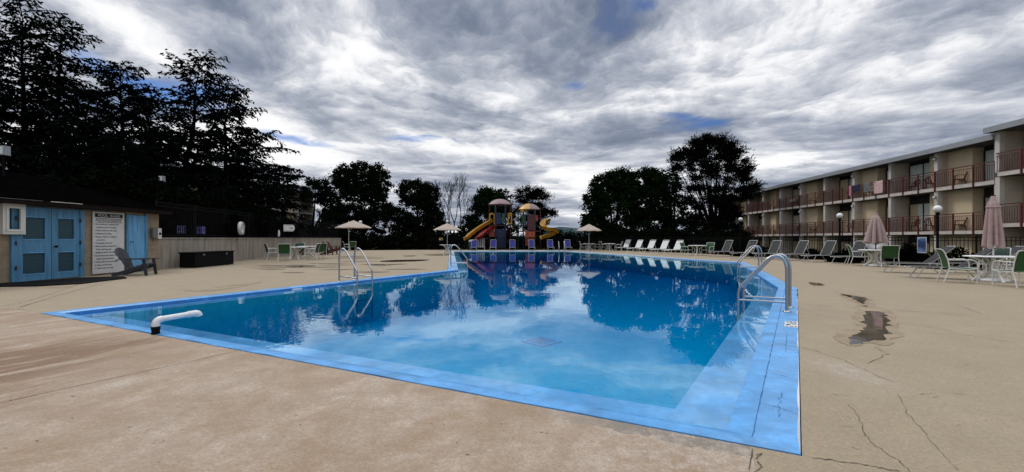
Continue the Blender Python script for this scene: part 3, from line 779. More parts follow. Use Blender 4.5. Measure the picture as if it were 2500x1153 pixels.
# ------------------------------------------------------------------ loungers (foot is +Y, head is -Y)
def make_lounger(name, fm, cm, straps, ang, blen, h=.36, gap=True):
    r = empty(name, (0, 0, 0), 0, 'x', 'lounger')
    ca_, sa_ = math.cos(math.radians(ang)), math.sin(math.radians(ang))
    hy = -.28; ty, tz = hy - blen * ca_, h + blen * sa_
    for s in (-1, 1):
        x = s * .30
        MB().tube([(x, -.72, h - .01), (x, .2, h)] + bez((x, .75, h), (x, .93, h), (x * .98, .96, h - .02), (x * .9, .97, h - .03), 5), .0165, 8).build('side_rail', fm, r)
        MB().tube([(x * .95, hy, h + .015), (x * .95, ty * .6 + hy * .4, (tz * .6 + h * .4)), (x * .95, ty, tz)], .0155, 8).build('back_rail', fm, r)
        MB().tube([(x * .95, hy - blen * .55 * ca_, h + blen * .55 * sa_), (x * .95, -.70, h)], .011, 6).build('prop', fm, r)
        for y0, y1 in ((.62, .84), (-.40, -.66)):
            MB().tube([(x, y0, h), (x * 1.03, y1, .015)], .0165, 8).build('leg', fm, r)
    MB().tube([(-.27, .97, h - .03), (.27, .97, h - .03)], .0165, 8).build('foot_bar', fm, r)
    MB().tube([(-.285, ty, tz), (-.26, ty - .012, tz + .02), (.26, ty - .012, tz + .02), (.285, ty, tz)], .02, 8).build('head_bar', fm, r)
    for y1 in (.84, -.66): MB().tube([(-.31, y1, .02), (.31, y1, .02)], .014, 6).build('floor_bar', fm, r)
    if straps:
        mb = MB(); w = .066
        for i in range(14):
            y = .90 - i * .083
            if y > hy + .03: mb.box(-.315, .315, y - w / 2, y + w / 2, h + .012, h + .022)
        mb.build('seat', cm, r)
        mb = MB(); nb = int(blen / .083)
        for i in range(nb):
            t0 = .03 + i * .083; t1 = t0 + w; a, b_ = (hy - t0 * ca_, h + t0 * sa_), (hy - t1 * ca_, h + t1 * sa_)
            o = (sa_ * .02, ca_ * .02)
            mb.add([(x, y + k * o[0], z + k * o[1]) for k in (.9, 1.5) for (y, z) in (a, b_) for x in (-.30, .30)],
                   [(0, 1, 3, 2), (4, 6, 7, 5), (0, 4, 5, 1), (2, 3, 7, 6), (0, 2, 6, 4), (1, 5, 7, 3)])
        mb.build('backrest', cm, r)
    else:
        rows = [[(-.30 + .6 * j / 6, .93 - 1.2 * i / 8, h + .012 - .012 * math.sin(PI * j / 6)) for j in range(7)] for i in range(9)]
        MB().sheet(rows, .006).build('seat', cm, r)
        rows = [[(-.28 + .56 * j / 6, hy - blen * .95 * ca_ * i / 6, h + blen * .95 * sa_ * i / 6 - .01 * math.sin(PI * j / 6)) for j in range(7)] for i in range(7)]
        MB().sheet(rows, .006).build('backrest', cm, r)
    return r
wl = Kind(make_lounger('strap_lounger', 'white_resin', 'white_resin', True, 60, .82))
ordn = ['first', 'second', 'third', 'fourth', 'fifth', 'sixth']
for i, (px, py) in enumerate(((1523, 613.3), (1552, 615.2), (1582, 617.2), (1613, 619.4), (1646, 621.6))):
    p = G(px, py); wl.place((p.x, p.y, 0), face(140) - vaz(p), ['white strap lounger at the far end of its row, beside green chairs', 'second white strap lounger from the far green chairs', 'middle lounger in the row of white strap loungers',
        'fourth white strap lounger, one before the near table', 'white strap lounger next to the green chair and near table'][i], 'white strap loungers in a row')
gl_ = Kind(make_lounger('mesh_lounger', 'pale_frame', 'grey_sling', False, 62, .82))
for i, (px, py, dg) in enumerate(((1763, 627, 80), (1820, 630.5, 80), (1877, 633, 82), (1940, 635.5, 80), (2004, 639.5, 80), (2078, 643, 85))):
    p = G(px, py); gl_.place((p.x, p.y, 0), face(dg + 58) - vaz(p), ['grey mesh lounger just right of the table by the white loungers', 'grey mesh lounger seen through the farther right pool ladder', 'grey mesh lounger just right of the farther right pool ladder',
        'grey mesh lounger before the fence above the nearest pool ladder', 'grey mesh lounger in front of the triangular dark bush', 'grey mesh lounger behind the green chair left of the life ring table'][i], 'grey mesh loungers along the iron fence')
bl_ = Kind(make_lounger('black_strap_lounger', 'pale_frame', 'black_strap', True, 44, .84))
for i, (px, py, dg) in enumerate(((2238, 667, 82), (2318, 681, 80), (2400, 668, 84))):
    p = G(px, py); bl_.place((p.x, p.y, 0), face(dg + 26) - vaz(p), ['black strap lounger in front of the blue poster', 'black strap lounger just left of the nearest green chair', 'black strap lounger partly hidden behind the big closed umbrella'][i], 'black strap loungers')
bb = Kind(make_lounger('blue_lounger', 'pale_frame', 'blue_sling', False, 62, .80))
for i, px in enumerate((1157, 1204, 1251, 1298, 1344, 1387)):
    p = Vector((at(px, 0, 42.6).x, 42.6, 0)); bb.place(p, face(180), ['blue lounger at the left end of the far row, below the yellow slide', 'blue lounger below the red slide', 'blue lounger under the gap between playground towers',
        'blue lounger in front of the orange playground panel', 'blue lounger below the yellow spiral slide', 'blue lounger at the right end, beside the far green chair'][i], 'blue loungers along the far pool edge')

# ------------------------------------------------------------------ adirondack chairs (front is +Y)
def make_adirondack(name, mat):
    r = empty(name, (0, 0, 0), 0, 'x', 'chair')
    for i in range(7):                                     # fan back slats
        f = (i - 3) / 3; bx = f * .20; tx = f * .30; ln = .80 - .13 * f * f
        b0 = Vector((bx, -.22 - .02 * abs(f), .27)); d = Vector((tx - bx, -.36 * ln / .8, .72 * ln / .8)); e = b0 + d
        mb = MB(); m0 = b0 + d * .5 + Vector((0, .02, -.01))
        mb.bar(b0, m0, .048, .018, up=(0, 1, .4)); mb.bar(m0, e, .066, .018, up=(0, 1, .4)); mb.build('back_slat', mat, r)
    MB().tube([(-.30, -.42, .62), (.30, -.42, .62)], .02, 6).build('back_brace', mat, r)
    for i in range(6):
        t = i / 5; MB().bar((-.27, .33 - .56 * t, .40 - .15 * t + .02 * math.cos(t * 3)), (.27, .33 - .56 * t, .40 - .15 * t + .02 * math.cos(t * 3)), .074, .02, up=(0, .3, 1)).build('seat_slat', mat, r)
    for s in (-1, 1):
        x = s * .31
        MB().bar((x, .38, 0), (x, .30, .57), .09, .035, up=(1, 0, 0)).build('front_leg', mat, r)
        MB().bar((x * .9, .40, .36), (x * .9, -.62, .02), .035, .12, up=(0, .3, 1)).build('rear_leg', mat, r)
        mb = MB(); P = [(x * 1.1, .46, .575), (x * 1.14, .1, .585), (x * 1.08, -.3, .575), (x, -.46, .565)]
        for a, b_ in zip(P, P[1:]): mb.bar(a, b_, .125, .026)
        mb.build('armrest', mat, r)
    return r
ad = Kind(make_adirondack('adirondack_chair', 'charcoal_resin'))
p = G(338, 672); ad.place((p.x, p.y, 0), face(-116) - vaz(p), 'dark grey adirondack chair leaning back beside the pool rules sign', scale=.95)
ra = Kind(make_adirondack('red_adirondack', 'red_resin'))
for px, py, dg, lb in ((806, 622, -60, 'dark red adirondack chair right of the left tables, nearest one'), (816, 618, -115, 'dark red adirondack chair behind the nearest red one'), (742, 622.5, -150, 'dark red adirondack chair low behind the left tables')):
    p = G(px, py); ra.place((p.x, p.y, 0), face(dg) - vaz(p), lb, 'dark red adirondack chairs')

# storage box by the wall
r = empty('storage_box', (-13.62, 18.35, 0), .02, 'long black storage box against the concrete wall', 'storage box')
MB().box(-.32, .32, -1.2, 1.25, .02, .60).build('body', 'black_plastic', r)
MB().box(-.35, .35, -1.23, 1.28, .603, .66).build('lid', 'black_plastic', r)
for y in (-.7, .75): MB().box(.321, .34, y - .05, y + .05, .5, .58).build('latch', 'grey_box', r)
# flat black sheet along the door wall
mt = MB(); P = [G(-60, 702), G(90, 700), G(200, 694), G(310, 680.5), G(300, 677), G(190, 680), G(100, 688), G(-60, 697)]
mt.prism([(p.x, p.y) for p in P], .004, .03); tag(mt.build('black_sheet', 'rubber'), 'thin black sheet tapering along the foot of the blue doors', 'mat')

# ------------------------------------------------------------------ fences
def iron_fence(name, pts, h, label, mat='black_metal', spacing=.125, bay=2.4, z0=0.0, pick=.02, group=None):
    r = empty(name, (pts[0][0], pts[0][1], z0), 0, label, 'fence'); o = Vector((pts[0][0], pts[0][1], 0))
    for a, b_ in zip(pts, pts[1:]):
        a = Vector((*a, 0)) - o; b_ = Vector((*b_, 0)) - o; Ld = (b_ - a).length; nb = max(1, round(Ld / bay)); d = (b_ - a).normalized()
        for k in range(nb):
            s = a + d * (Ld * k / nb); e = a + d * (Ld * (k + 1) / nb)
            MB().bar(s + Vector((0, 0, 0)), s + Vector((0, 0, h + .06)), .06, .06, up=tuple(d)).build('post', mat, r)
            mb = MB(); n_ = int((e - s).length / spacing)
            for i in range(1, n_):
                q = s.lerp(e, i / n_); mb.bar(q + Vector((0, 0, .06)), q + Vector((0, 0, h)), pick, pick, up=tuple(d))
            for z in (.12, h - .18, h - .02): mb.bar(s + Vector((0, 0, z)), e + Vector((0, 0, z)), .034, .03)
            mb.build('picket_panel', mat, r)
    return r
iron_fence('pool_fence', [(25.6, 9), (22.2, 16.6), (17.3, 24.2), (14.9, 33.6), (9.3, 43.7), (-9.3, 43.7)], 1.32, 'black iron picket fence along the right and far side of the pool deck')
iron_fence('wall_fence', [(-14.35, 16.5), (-15.6, 24.2), (-17.6, 41.5)], 1.5, 'tall black picket fence standing on the concrete retaining wall', z0=1.25, pick=.024)

# ------------------------------------------------------------------ retaining wall
rw = MB()
for a, b_ in (((-14.1, 16.2), (-15.4, 24.2)), ((-15.4, 24.2), (-17.4, 41.7))):
    a = Vector(a); b_ = Vector(b_); d = (b_ - a).normalized(); nn = Vector((-d.y, d.x)) * .3
    rw.prism([tuple(a), tuple(b_), tuple(b_ + nn), tuple(a + nn)], -.1, 1.22)
    a2 = a - nn * .1; b2 = b_ - nn * .1
    rw.prism([tuple(a2), tuple(b2), tuple(b_ + nn * 1.1), tuple(a + nn * 1.1)], 1.222, 1.28)
r = empty('retaining_wall', (0, 0, 0), 0, 'low streaked concrete retaining wall left of the pool', 'wall'); rw.build('wall', 'stained_concrete', r)

# ------------------------------------------------------------------ pool house
WX = -13.95
ph = empty('pool_house', (WX, 0, 0), 0, 'low tan block pool house with blue doors and dark overhanging roof', 'building')
MB().box(-6, 0, 3, 16.18, -.1, 2.2).build('wall', 'block', ph)
MB().box(-6.1, .30, 2.6, 16.5, 2.203, 2.36).build('fascia', 'dark_cedar', ph)
rf = MB(); E0, E1 = (.33, 2.4), (-6.4, 2.4)
rf.add([(.34, 2.4, 2.362), (.34, 16.6, 2.362), (-6.5, 16.6, 2.362), (-6.5, 2.4, 2.362), (-3.4, 2.4, 3.55), (-3.4, 14.6, 3.55)], [(0, 1, 5, 4), (1, 2, 5), (2, 3, 4, 5), (3, 0, 4), (0, 3, 2, 1)])
M['shingle'] = pm('shingle', (.0016, .0015, .0015), 1, var=.4, scale=3, spec=0, bmp=.4)
rf.build('roof', 'shingle', ph)
MB().box(.302, .325, 12.1, 13.0, 2.325, 2.345).build('drip_edge', 'cabinet_white', ph)
MB().box(.302, .325, 9.5, 11.9, 2.325, 2.34).build('drip_edge', 'grey_box', ph)
MB().box(.002, .02, 11.4, 14.2, 2.165, 2.185).build('lintel_trim', 'grey_box', ph)
# double louvred doors
def door_leaf(y0, y1, hand):
    d = empty('door', (.0, y0, 0), 0); d.parent = ph; d['label'] = 'blue louvred door leaf'
    w = y1 - y0
    mb = MB(); st_ = .17
    for (a, b_, c_, e) in ((0, w, .02, .22), (0, w, .82, 1.22), (0, w, 1.86, 2.15), (0, st_, .22, .82), (w - st_, w, .22, .82), (0, st_, 1.22, 1.86), (w - st_, w, 1.22, 1.86)):
        mb.box(.004, .05, a, b_, c_, e)
    mb.build('panel', 'door_blue', d)
    for z0_, z1_ in ((.22, .82), (1.22, 1.86)):
        MB().box(.006, .022, st_, w - st_, z0_, z1_).build('louvre', 'louvre', d)
        t = MB()
        for a, b_, c_, e in ((st_ - .02, w - st_ + .02, z0_ - .02, z0_ + .005), (st_ - .02, w - st_ + .02, z1_ - .005, z1_ + .02)): t.box(.051, .06, a, b_, c_, e)
        t.build('louvre_trim', 'door_sky', d)
    if hand is not None:
        MB().tube([(.05, hand, 1.0), (.10, hand, 1.0)], .018, 8).sphere((.115, hand, 1.0), .036, 12, 8).build('knob', 'black_metal', d)
    return d
door_leaf(11.47, 12.36, None); door_leaf(12.375, 13.17, .07)
fm = MB(); fm.box(.003, .06, 11.37, 11.465, 0, 2.16); fm.box(.003, .07, 13.175, 13.30, 0, 2.16); fm.build('door_frame', 'door_blue', ph)
hg = MB()
for z in (.35, 1.05, 1.75): hg.box(.061, .07, 11.44, 11.49, z, z + .12); hg.box(.071, .08, 13.15, 13.2, z, z + .12)
hg.build('hinge', 'dark_frame', ph)
d = empty('door', (0, 14.86, 0), 0); d.parent = ph; d['label'] = 'plain light blue door behind the grey chair'
MB().box(.004, .05, 0, .64, .04, 2.1).build('panel', 'door_sky', d); MB().tube([(.05, .06, 1.12), (.10, .06, 1.12), (.10, .14, 1.12)], .014, 6).build('handle', 'black_metal', d)
fm = MB(); fm.box(.003, .06, 14.76, 14.855, 0, 2.14); fm.box(.003, .07, 15.505, 15.62, 0, 2.14); fm.build('door_frame', 'door_blue', ph)
# notice cabinet
c = empty('notice_cabinet', (WX + .002, 11.12, 1.36), 0, 'white wall cabinet with glass front beside the blue doors', 'cabinet')
mb = MB()
for a in ((.002, .13, 0, .06, 0, .86), (.002, .13, .46, .52, 0, .86), (.002, .13, .061, .459, 0, .07), (.002, .13, .061, .459, .79, .86)): mb.box(*a)
mb.build('frame', 'cabinet_white', c)
mb = MB()
for a in ((.10, .145, .065, .13, .075, .785), (.10, .145, .39, .455, .075, .785), (.10, .145, .131, .389, .075, .14), (.10, .145, .131, .389, .72, .785)): mb.box(*a)
mb.build('door', 'cabinet_white', c)
M['cab_back'] = pm('cab_back', (.06, .06, .075), .8, var=.3)
MB().box(.004, .02, .062, .458, .072, .788).build('backboard', 'cab_back', c); MB().box(.112, .116, .131, .389, .141, .719).build('glass', 'glass', c)
# electrical boxes at the wall end
e = empty('electrical_box', (WX + .002, 15.78, 1.22), 0, 'grey metal electrical box on the block wall end', 'electrical box')
MB().box(.002, .12, 0, .22, .05, .42).build('body', 'grey_box', e); MB().tube([(.05, .1, -.1), (.05, .1, .05)], .015, 6).build('conduit', 'grey_box', e)
e = empty('switch_box', (WX + .002, 16.02, 1.18), 0, 'white switch box with round dial beside the grey electrical box', 'switch box')
MB().box(.002, .10, 0, .17, .05, .46).build('body', 'cabinet_white', e); MB().tube([(.10, .09, .25), (.125, .09, .25)], .045, 12).build('dial', 'black_plastic', e)
# pool rules sign
sg = empty('pool_rules_sign', (WX + .03, 13.58, .06), 0, 'tall white POOL RULES sign with black lettering on the block wall', 'sign')
MB().box(0, .02, 0, 1.10, 0, 2.08).build('board', 'sign_white', sg)
MB().box(.021, .024, .07, 1.04, 1.90, 2.03).build('header', 'letter_black', sg)
R_ = (PI / 2, 0, PI / 2)
text('POOL  RULES', .115, (.026, .17, 1.925), R_, 'letter_white', sg, 'title', 1.12)
z = 1.86
for k in range(4):                          # small print too fine to read: broken dark lines
    mb = MB(); y = .10 + (.08 if k == 3 else 0)
    while y < 1.0:
        w = random.uniform(.03, .09); mb.box(.021, .0225, y, min(y + w, 1.02), z - .012 - k * .042, z + .008 - k * .042); y += w + .015
    mb.build('small_print', 'letter_black', sg)
lines = ['1. No one under age 14 permitted in Pool', '    area without an adult in attendance.', '2. Adults should not swim alone.', '3. Absolutely No Diving.', '4. No glass containers or can flip tops',
         '    in pool area.', '5. No spitting in the pool.', '6. Bathers must take cleansing shower', '    before entering pool.', '7. Bathing suits must be worn in pool.', '8. No one with an open wound or skin',
         '    disease may use the pool.', '9. Obey orders of pool attendants.', '10. Please no loud music.', '11. Swim at your own risk.']
zz = 1.64
for ln in lines:
    w_ = 1.0 if len(ln) > 34 else .9
    text(ln, .082, (.022, .055, zz), R_, 'letter_black', sg, 'rule_line', .60 if len(ln) > 34 else .72); zz -= .106
# blue notice signs on the wall fence
for px, zc, lb, Zs in ((443.5, 560.5, 'small blue notice sign on the wall fence, nearer the pool house', 18.3), (490.5, 562.5, 'small blue notice sign on the wall fence, nearer the life ring', 19.6)):
    c = at(px, zc, Zs); s = empty('notice_sign', c, -.55, lb, 'sign', 'blue notice signs')
    s.scale = (1, .8, .9); MB().box(-.004, .014, -.22, .22, -.2, .2).build('board', 'sign_blue', s)
    bd = MB()
    for a in ((.0145, .0165, -.2, .2, .17, .185), (.0145, .0165, -.2, .2, -.185, -.17), (.0145, .0165, -.2, -.185, -.169, .169), (.0145, .0165, .185, .2, -.169, .169)): bd.box(*a)
    bd.build('border', 'letter_blue', s)
    tx = MB()
    for z_, w_ in ((.1, .10), (.0, .085), (-.1, .13)):
        y = -w_
        while y < w_: tx.box(.0145, .0165, y, y + .034, z_ - .028, z_ + .028); y += .044
    tx.build('lettering', 'letter_blue', s)
# life rings
def life_ring(c, rz, R, r_, label, yaw=0):
    o = empty('life_ring', c, rz, label, 'life ring', 'white life rings hung on the fences')
    mb = MB(); n1_, n2_ = 32, 12
    vs = [(r_ * .85 * math.sin(b2), (R + r_ * math.cos(b2)) * math.cos(a2), (R + r_ * math.cos(b2)) * math.sin(a2)) for a2 in [2 * PI * i / n1_ for i in range(n1_)] for b2 in [2 * PI * j / n2_ for j in range(n2_)]]
    mb.add(vs, [(i * n2_ + j, ((i + 1) % n1_) * n2_ + j, ((i + 1) % n1_) * n2_ + (j + 1) % n2_, i * n2_ + (j + 1) % n2_) for i in range(n1_) for j in range(n2_)], True)
    mb.build('ring', 'sign_white', o)
    rp = MB().tube([((r_ + .0) * 1.0 + .01 * math.sin(3 * a2), (R + r_ * .7) * math.cos(a2), (R + r_ * .7) * math.sin(a2)) for a2 in [2 * PI * i / 28 for i in range(29)]], .012, 6)
    rp.build('rope', 'wood_white', o)
    return o
life_ring(at(587.5, 557.5, 22.2), .35, .255, .105, 'white life ring hung on the fence above the retaining wall')
life_ring(Vector((at(2140, 0, 19.9).x, 19.9, 1.02)), PI + .55, .26, .16, 'fat white life ring on the fence behind the closed umbrella')
# rescue tube and arrow board
c = at(681, 570, 24.6); o = empty('rescue_tube', c, 0, 'short white rescue tube hanging beside the white board', 'rescue tube')
MB().tube([(0, -.01, .19), (.01, 0, .05), (0, 0, -.1), (-.02, 0, -.19)], [.04, .055, .055, .045], 10).build('float', 'sign_white', o)
c = at(700, 557, 25.5); o = empty('wall_board', c + Vector((.14, 0, 0)), -.75, 'white board with clipped corners on the left fence', 'board'); o.scale = (1, .74, .86)
MB().add([(x_, y_, z_) for x_ in (.0, .03) for (y_, z_) in ((-.42, -.24), (.30, -.24), (.43, -.12), (.43, .12), (.30, .24), (-.42, .24))],
         [(5, 4, 3, 2, 1, 0), (6, 7, 8, 9, 10, 11)] + [(i, (i + 1) % 6, 6 + (i + 1) % 6, 6 + i) for i in range(6)]).build('panel', 'cabinet_white', o)
mb = MB()
for z_ in (.03, -.05): mb.box(.031, .034, .05, .3, z_ - .015, z_ + .015)
for z_ in (.19, -.19): mb.box(.031, .033, -.38, .2, z_ - .01, z_ + .01)
mb.build('lettering', 'grey_box', o)
# small dark hut with a curved pale roof edge behind the fence
hc = at(697, 0, 36); h0 = empty('hut', (hc.x - .6, 37, 1.15), .2, 'small dark hut with thin pale curved roof edge behind the left fence', 'hut')
MB().box(-1.6, 1.6, -1.4, 1.4, 0, 1.0).build('wall', 'dark_cedar', h0)
MB().tube([(-1.75, -1.6, 1.30), (-.9, -1.6, 1.25), (0, -1.6, 1.17), (.8, -1.6, 1.03), (1.35, -1.6, .9)], .025, 8).build('roof_edge', 'sign_white', h0)
MB().sheet([[(-1.75, y_, 1.29), (-.9, y_, 1.24), (0, y_, 1.16), (.8, y_, 1.02), (1.35, y_, .89)] for y_ in (-1.59, 1.6)], .04).build('roof', 'shingle', h0)
# floodlight and siren box over the roof
for px, py, Zf, w_, hh_, lb in ((4, 368, 13.2, .34, .30, 'pale floodlight box high above the pool house roof at the frame edge'), (395, 437, 21.5, .22, .30, 'small pale light box on a mast behind the pool house')):
    c = at(px, py, Zf); o = empty('floodlight', (c.x, c.y, 1.1), 0, lb, 'floodlight', 'floodlights above the pool house')
    zt = c.z - 1.1
    MB().tube([(0, .05, 0), (0, .05, zt)], .03, 8).build('mast', 'black_metal', o); MB().box(-w_ / 2, w_ / 2, -.08, .1, zt - hh_ / 2, zt + hh_ / 2).build('housing', 'fascia', o)
    MB().box(-w_ / 2 + .03, w_ / 2 - .03, -.09, -.081, zt - hh_ / 2 + .03, zt + hh_ / 2 - .03).build('lens', 'curtain', o)

# ------------------------------------------------------------------ globe lamps
def make_lamp():
    r = empty('globe_lamp', (0, 0, 0), 0, 'x', 'lamp post')
    MB().sphere((0, 0, 0), .185, 24, 16).build('globe', 'globe', r)
    MB().lathe([(.06, -.30), (.085, -.27), (.10, -.19), (.07, -.185)], n=16).build('collar', 'black_metal', r)
    MB().lathe([(.055, -.28), (.06, -1.2), (.065, -3.2), (.12, -3.25), (.12, -3.4)], n=12).build('pole', 'black_metal', r)
    return r
lamp = Kind(make_lamp())
for px, py, Z, lb in ((688, 490, 31, 'white globe lamp highest among the left dark trees'), (780, 512.5, 36, 'white globe lamp left of and above the left open umbrella'), (880, 543, 45, 'white globe lamp just over the left open umbrella'),
                      (1092, 541.5, 50, 'white globe lamp right above the umbrella left of the playground'), (1262, 546, 46, 'white globe lamp between the two playground towers'), (1473, 549, 52, 'small white globe lamp right of the beige far umbrella'),
                      (1603, 544, 45, 'white globe lamp above the white loungers'), (1808, 536, 38, 'white globe lamp at the far corner of the balcony building'), (2050, 527, 28, 'white globe lamp in front of the middle balconies'), (2289, 510.5, 21.2, 'large white globe lamp nearest the camera by the balcony building')):
    lamp.place(at(px, py, Z), 0, lb, 'white globe lamps on dark posts')
# poster on the fence, yellow notice
m, nt, b = new_mat('poster_print')
x, y, z = sepxyz(nt, objco(nt))
L(nt, ramp(nt, mathn(nt, 'ADD', mathn(nt, 'MULTIPLY_ADD', z, .83, .5), mathn(nt, 'MULTIPLY', mathn(nt, 'SUBTRACT', noise(nt, objco(nt), 6, 4), .5), .28)), [(.05, (.45, .55, .66)), (.3, (.12, .22, .42)), (.45, (.01, .015, .10)), (.62, (.015, .06, .20)), (.72, (.30, .50, .66)), (.95, (.60, .68, .74))]), b.inputs['Base Color'])
M['poster'] = m
c = at(2251, 598.5, 17.3); o = empty('poster', c, PI + .45, 'tall narrow blue poster in a pale frame on the fence', 'poster')
MB().box(0, .012, -.13, .13, -.31, .31).build('print', 'poster', o)
mb = MB()
for a in ((.0, .02, -.145, .145, .311, .335), (.0, .02, -.145, .145, -.335, -.311), (.0, .02, -.145, -.131, -.31, .31), (.0, .02, .131, .145, -.31, .31)): mb.box(*a)
mb.build('frame', 'sign_white', o)
tx = MB()
for r_ in range(5):
    for c_ in range(4):
        if random.random() < .8: tx.box(.0125, .014, -.10 + c_ * .052, -.06 + c_ * .052, .27 - r_ * .035, .285 - r_ * .035)
tx.build('lettering', 'sign_blue', o)
c = at(1072, 583, 42.5); o = empty('yellow_notice', (c.x, 43.62, c.z - .03), 0, 'small yellow notice on the far fence', 'notice')
M['notice_yellow'] = pm('notice_yellow', (.22, .17, .03), .7)
MB().box(-.21, .21, -.02, 0, -.14, .14).build('board', 'notice_yellow', o); MB().box(-.16, -.06, -.022, -.0205, -.1, .0).build('mark', 'letter_white', o)

# ------------------------------------------------------------------ motel wings
SP = 3.75
def motel(root, s0, rooms, xo, dz, rail=True, zg=-1.1):
    z_sl = [(1.50 + dz, 1.72 + dz), (4.36 + dz, 4.60 + dz)]; zr = 6.90 + dz
    s1 = s0 + rooms * SP
    fl = [zg, 1.72 + dz, 4.60 + dz]; ce = [1.50 + dz, 4.36 + dz, zr]
    MB().box(1.26 + xo, 9, s0 + .13, s1 - .13, zg, zr - .003).build('wall', 'cream_wall', root)
    for k in range(rooms + 1):
        s = s0 + k * SP
        for f in range(3):
            MB().box(.26 + xo, 1.258 + xo, s - .1, s + .1, fl[f] + .003, ce[f] - .003).build('party_wall', 'party_wall', root)
            MB().box(xo, .258 + xo, s - .125, s + .125, fl[f] + .003, ce[f] - .003).build('column', 'column_paint', root)
    for a, b_ in z_sl:
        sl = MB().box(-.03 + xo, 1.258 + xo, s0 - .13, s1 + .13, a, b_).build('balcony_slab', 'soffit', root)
        mb = MB(); n_ = rooms * 3
        for i in range(n_):
            y0 = s0 + (i + .02) * SP / 3; mb.box(-.045 + xo, -.033 + xo, y0 + .05, y0 + SP / 3 - .08, a + .01, b_ - .004)
        mb.build('edge_band', 'slab_edge', sl)
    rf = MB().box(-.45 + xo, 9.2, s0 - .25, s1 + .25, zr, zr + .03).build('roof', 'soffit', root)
    fm = MB().box(-.47 + xo, -.452 + xo, s0 - .27, s1 + .27, zr - .03, zr + .26)
    fm.box(-.45 + xo, 9.2, s0 - .27, s0 - .252, zr - .03, zr + .26); fm.box(-.45 + xo, 9.2, s1 + .252, s1 + .27, zr - .03, zr + .26)
    fm.box(-.46 + xo, 9.2, s0 - .26, s1 + .26, zr + .261, zr + .285); fm.build('fascia', 'fascia', rf)
    for k in range(rooms):
        a, b_ = s0 + k * SP, s0 + (k + 1) * SP
        major_low = (k % 2 == 0)                       # the bump-out closet leans on the mid wall of each pair
        for f in range(3):
            y0, y1 = (b_ - 1.72, b_ - .102) if major_low else (a + .102, a + 1.18)
            MB().box(.62 + xo, 1.257 + xo, y0, y1, fl[f] + .003, ce[f] - .003).build('closet_wall', 'cream_wall', root)
            g0, g1 = (a + .16, b_ - 1.76) if major_low else (a + 1.22, b_ - .16)
            d = empty('sliding_door', (1.255 + xo, g0, fl[f]), 0); d.parent = root; w = g1 - g0; hd = 2.08
            mb = MB()
            for q in ((-.05, -.002, 0, .06, .02, hd), (-.05, -.002, w - .06, w, .02, hd), (-.045, -.002, w / 2 - .04, w / 2 + .04, .02, hd), (-.05, -.002, .061, w - .061, hd - .06, hd), (-.05, -.002, .061, w - .061, .02, .08)): mb.box(*q)
            mb.box(-.02, -.001, 0, w, hd + .002, ce[f] - fl[f] - .01)  # black infill up to the ceiling, in place of the recess shadow
            mb.build('frame', 'dark_frame', d)
            if f:
                cw = random.choice((.42, .7, 1.0)); nfold = 22
                rows = [[(-.012 - .006 * math.sin(j * 1.9), .07 + (w - .14) * cw * j / nfold, zz_) for j in range(nfold + 1)] for zz_ in (.09, hd - .07)]
                MB().sheet(rows).build('curtain', 'curtain', d)
            MB().add([(-.03, .062, .085), (-.03, .062, hd - .065), (-.03, w - .062, hd - .065), (-.03, w - .062, .085)], [(3, 2, 1, 0)]).build('glass', 'glass', d)
            if f and rail:
                mb = MB(); zf = fl[f]; X0 = -.06 + xo
                nb = 30
                for i in range(nb):
                    yy = a + SP * (i + .5) / nb; mb.box(X0 - .009, X0 + .009, yy - .009, yy + .009, zf + .08, zf + .90)
                mb.box(X0 - .02, X0 + .02, a, b_, zf + 1.04, zf + 1.09); mb.box(X0 - .015, X0 + .015, a, b_, zf + .901, zf + .93); mb.box(X0 - .015, X0 + .015, a, b_, zf + .05, zf + .079)
                rl = mb.build('railing', 'rail_red', root)
                for i in range(3):
                    yy = a + SP * i / 3 + .0; MB().box(X0 - .035, X0 + .034, yy - .032, yy + .032, zf - .29, zf + 1.088).build('rail_post', 'rail_red', rl)
        if not major_low and rail:
            for f in (1, 2):
                zz_ = ce[f] - .38
                l_ = MB().box(-.06 + xo, -.002 + xo, a - .05, a + .05, zz_ - .1, zz_ + .1).build('wall_lamp', 'grey_box', root)
                MB().sphere((-.10 + xo, a, zz_ - .02), .085, 12, 8).build('lamp_glass', 'globe', l_)
PA = math.atan(.1); p0 = Vector((27.8, 23.5, 0))
mo = empty('motel_building', p0, -PA, 'long three-storey balcony motel with cream walls and dark red railings on the right', 'building')
motel(mo, 0, 9, 0, 0)
motel(mo, -7.9, 2, -.35, .36)
ml = empty('left_motel_wing', (-26.7, 55, 0), PI, 'dim motel wing with pale roof edge behind the left trees', 'building')
motel(ml, 0, 6, 0, 0, rail=False, zg=1.1)
def mloc(x, s, z):
    c, s_ = math.cos(-PA), math.sin(-PA)
    return Vector((p0.x + x * c - s * s_, p0.y + x * s_ + s * c, z))
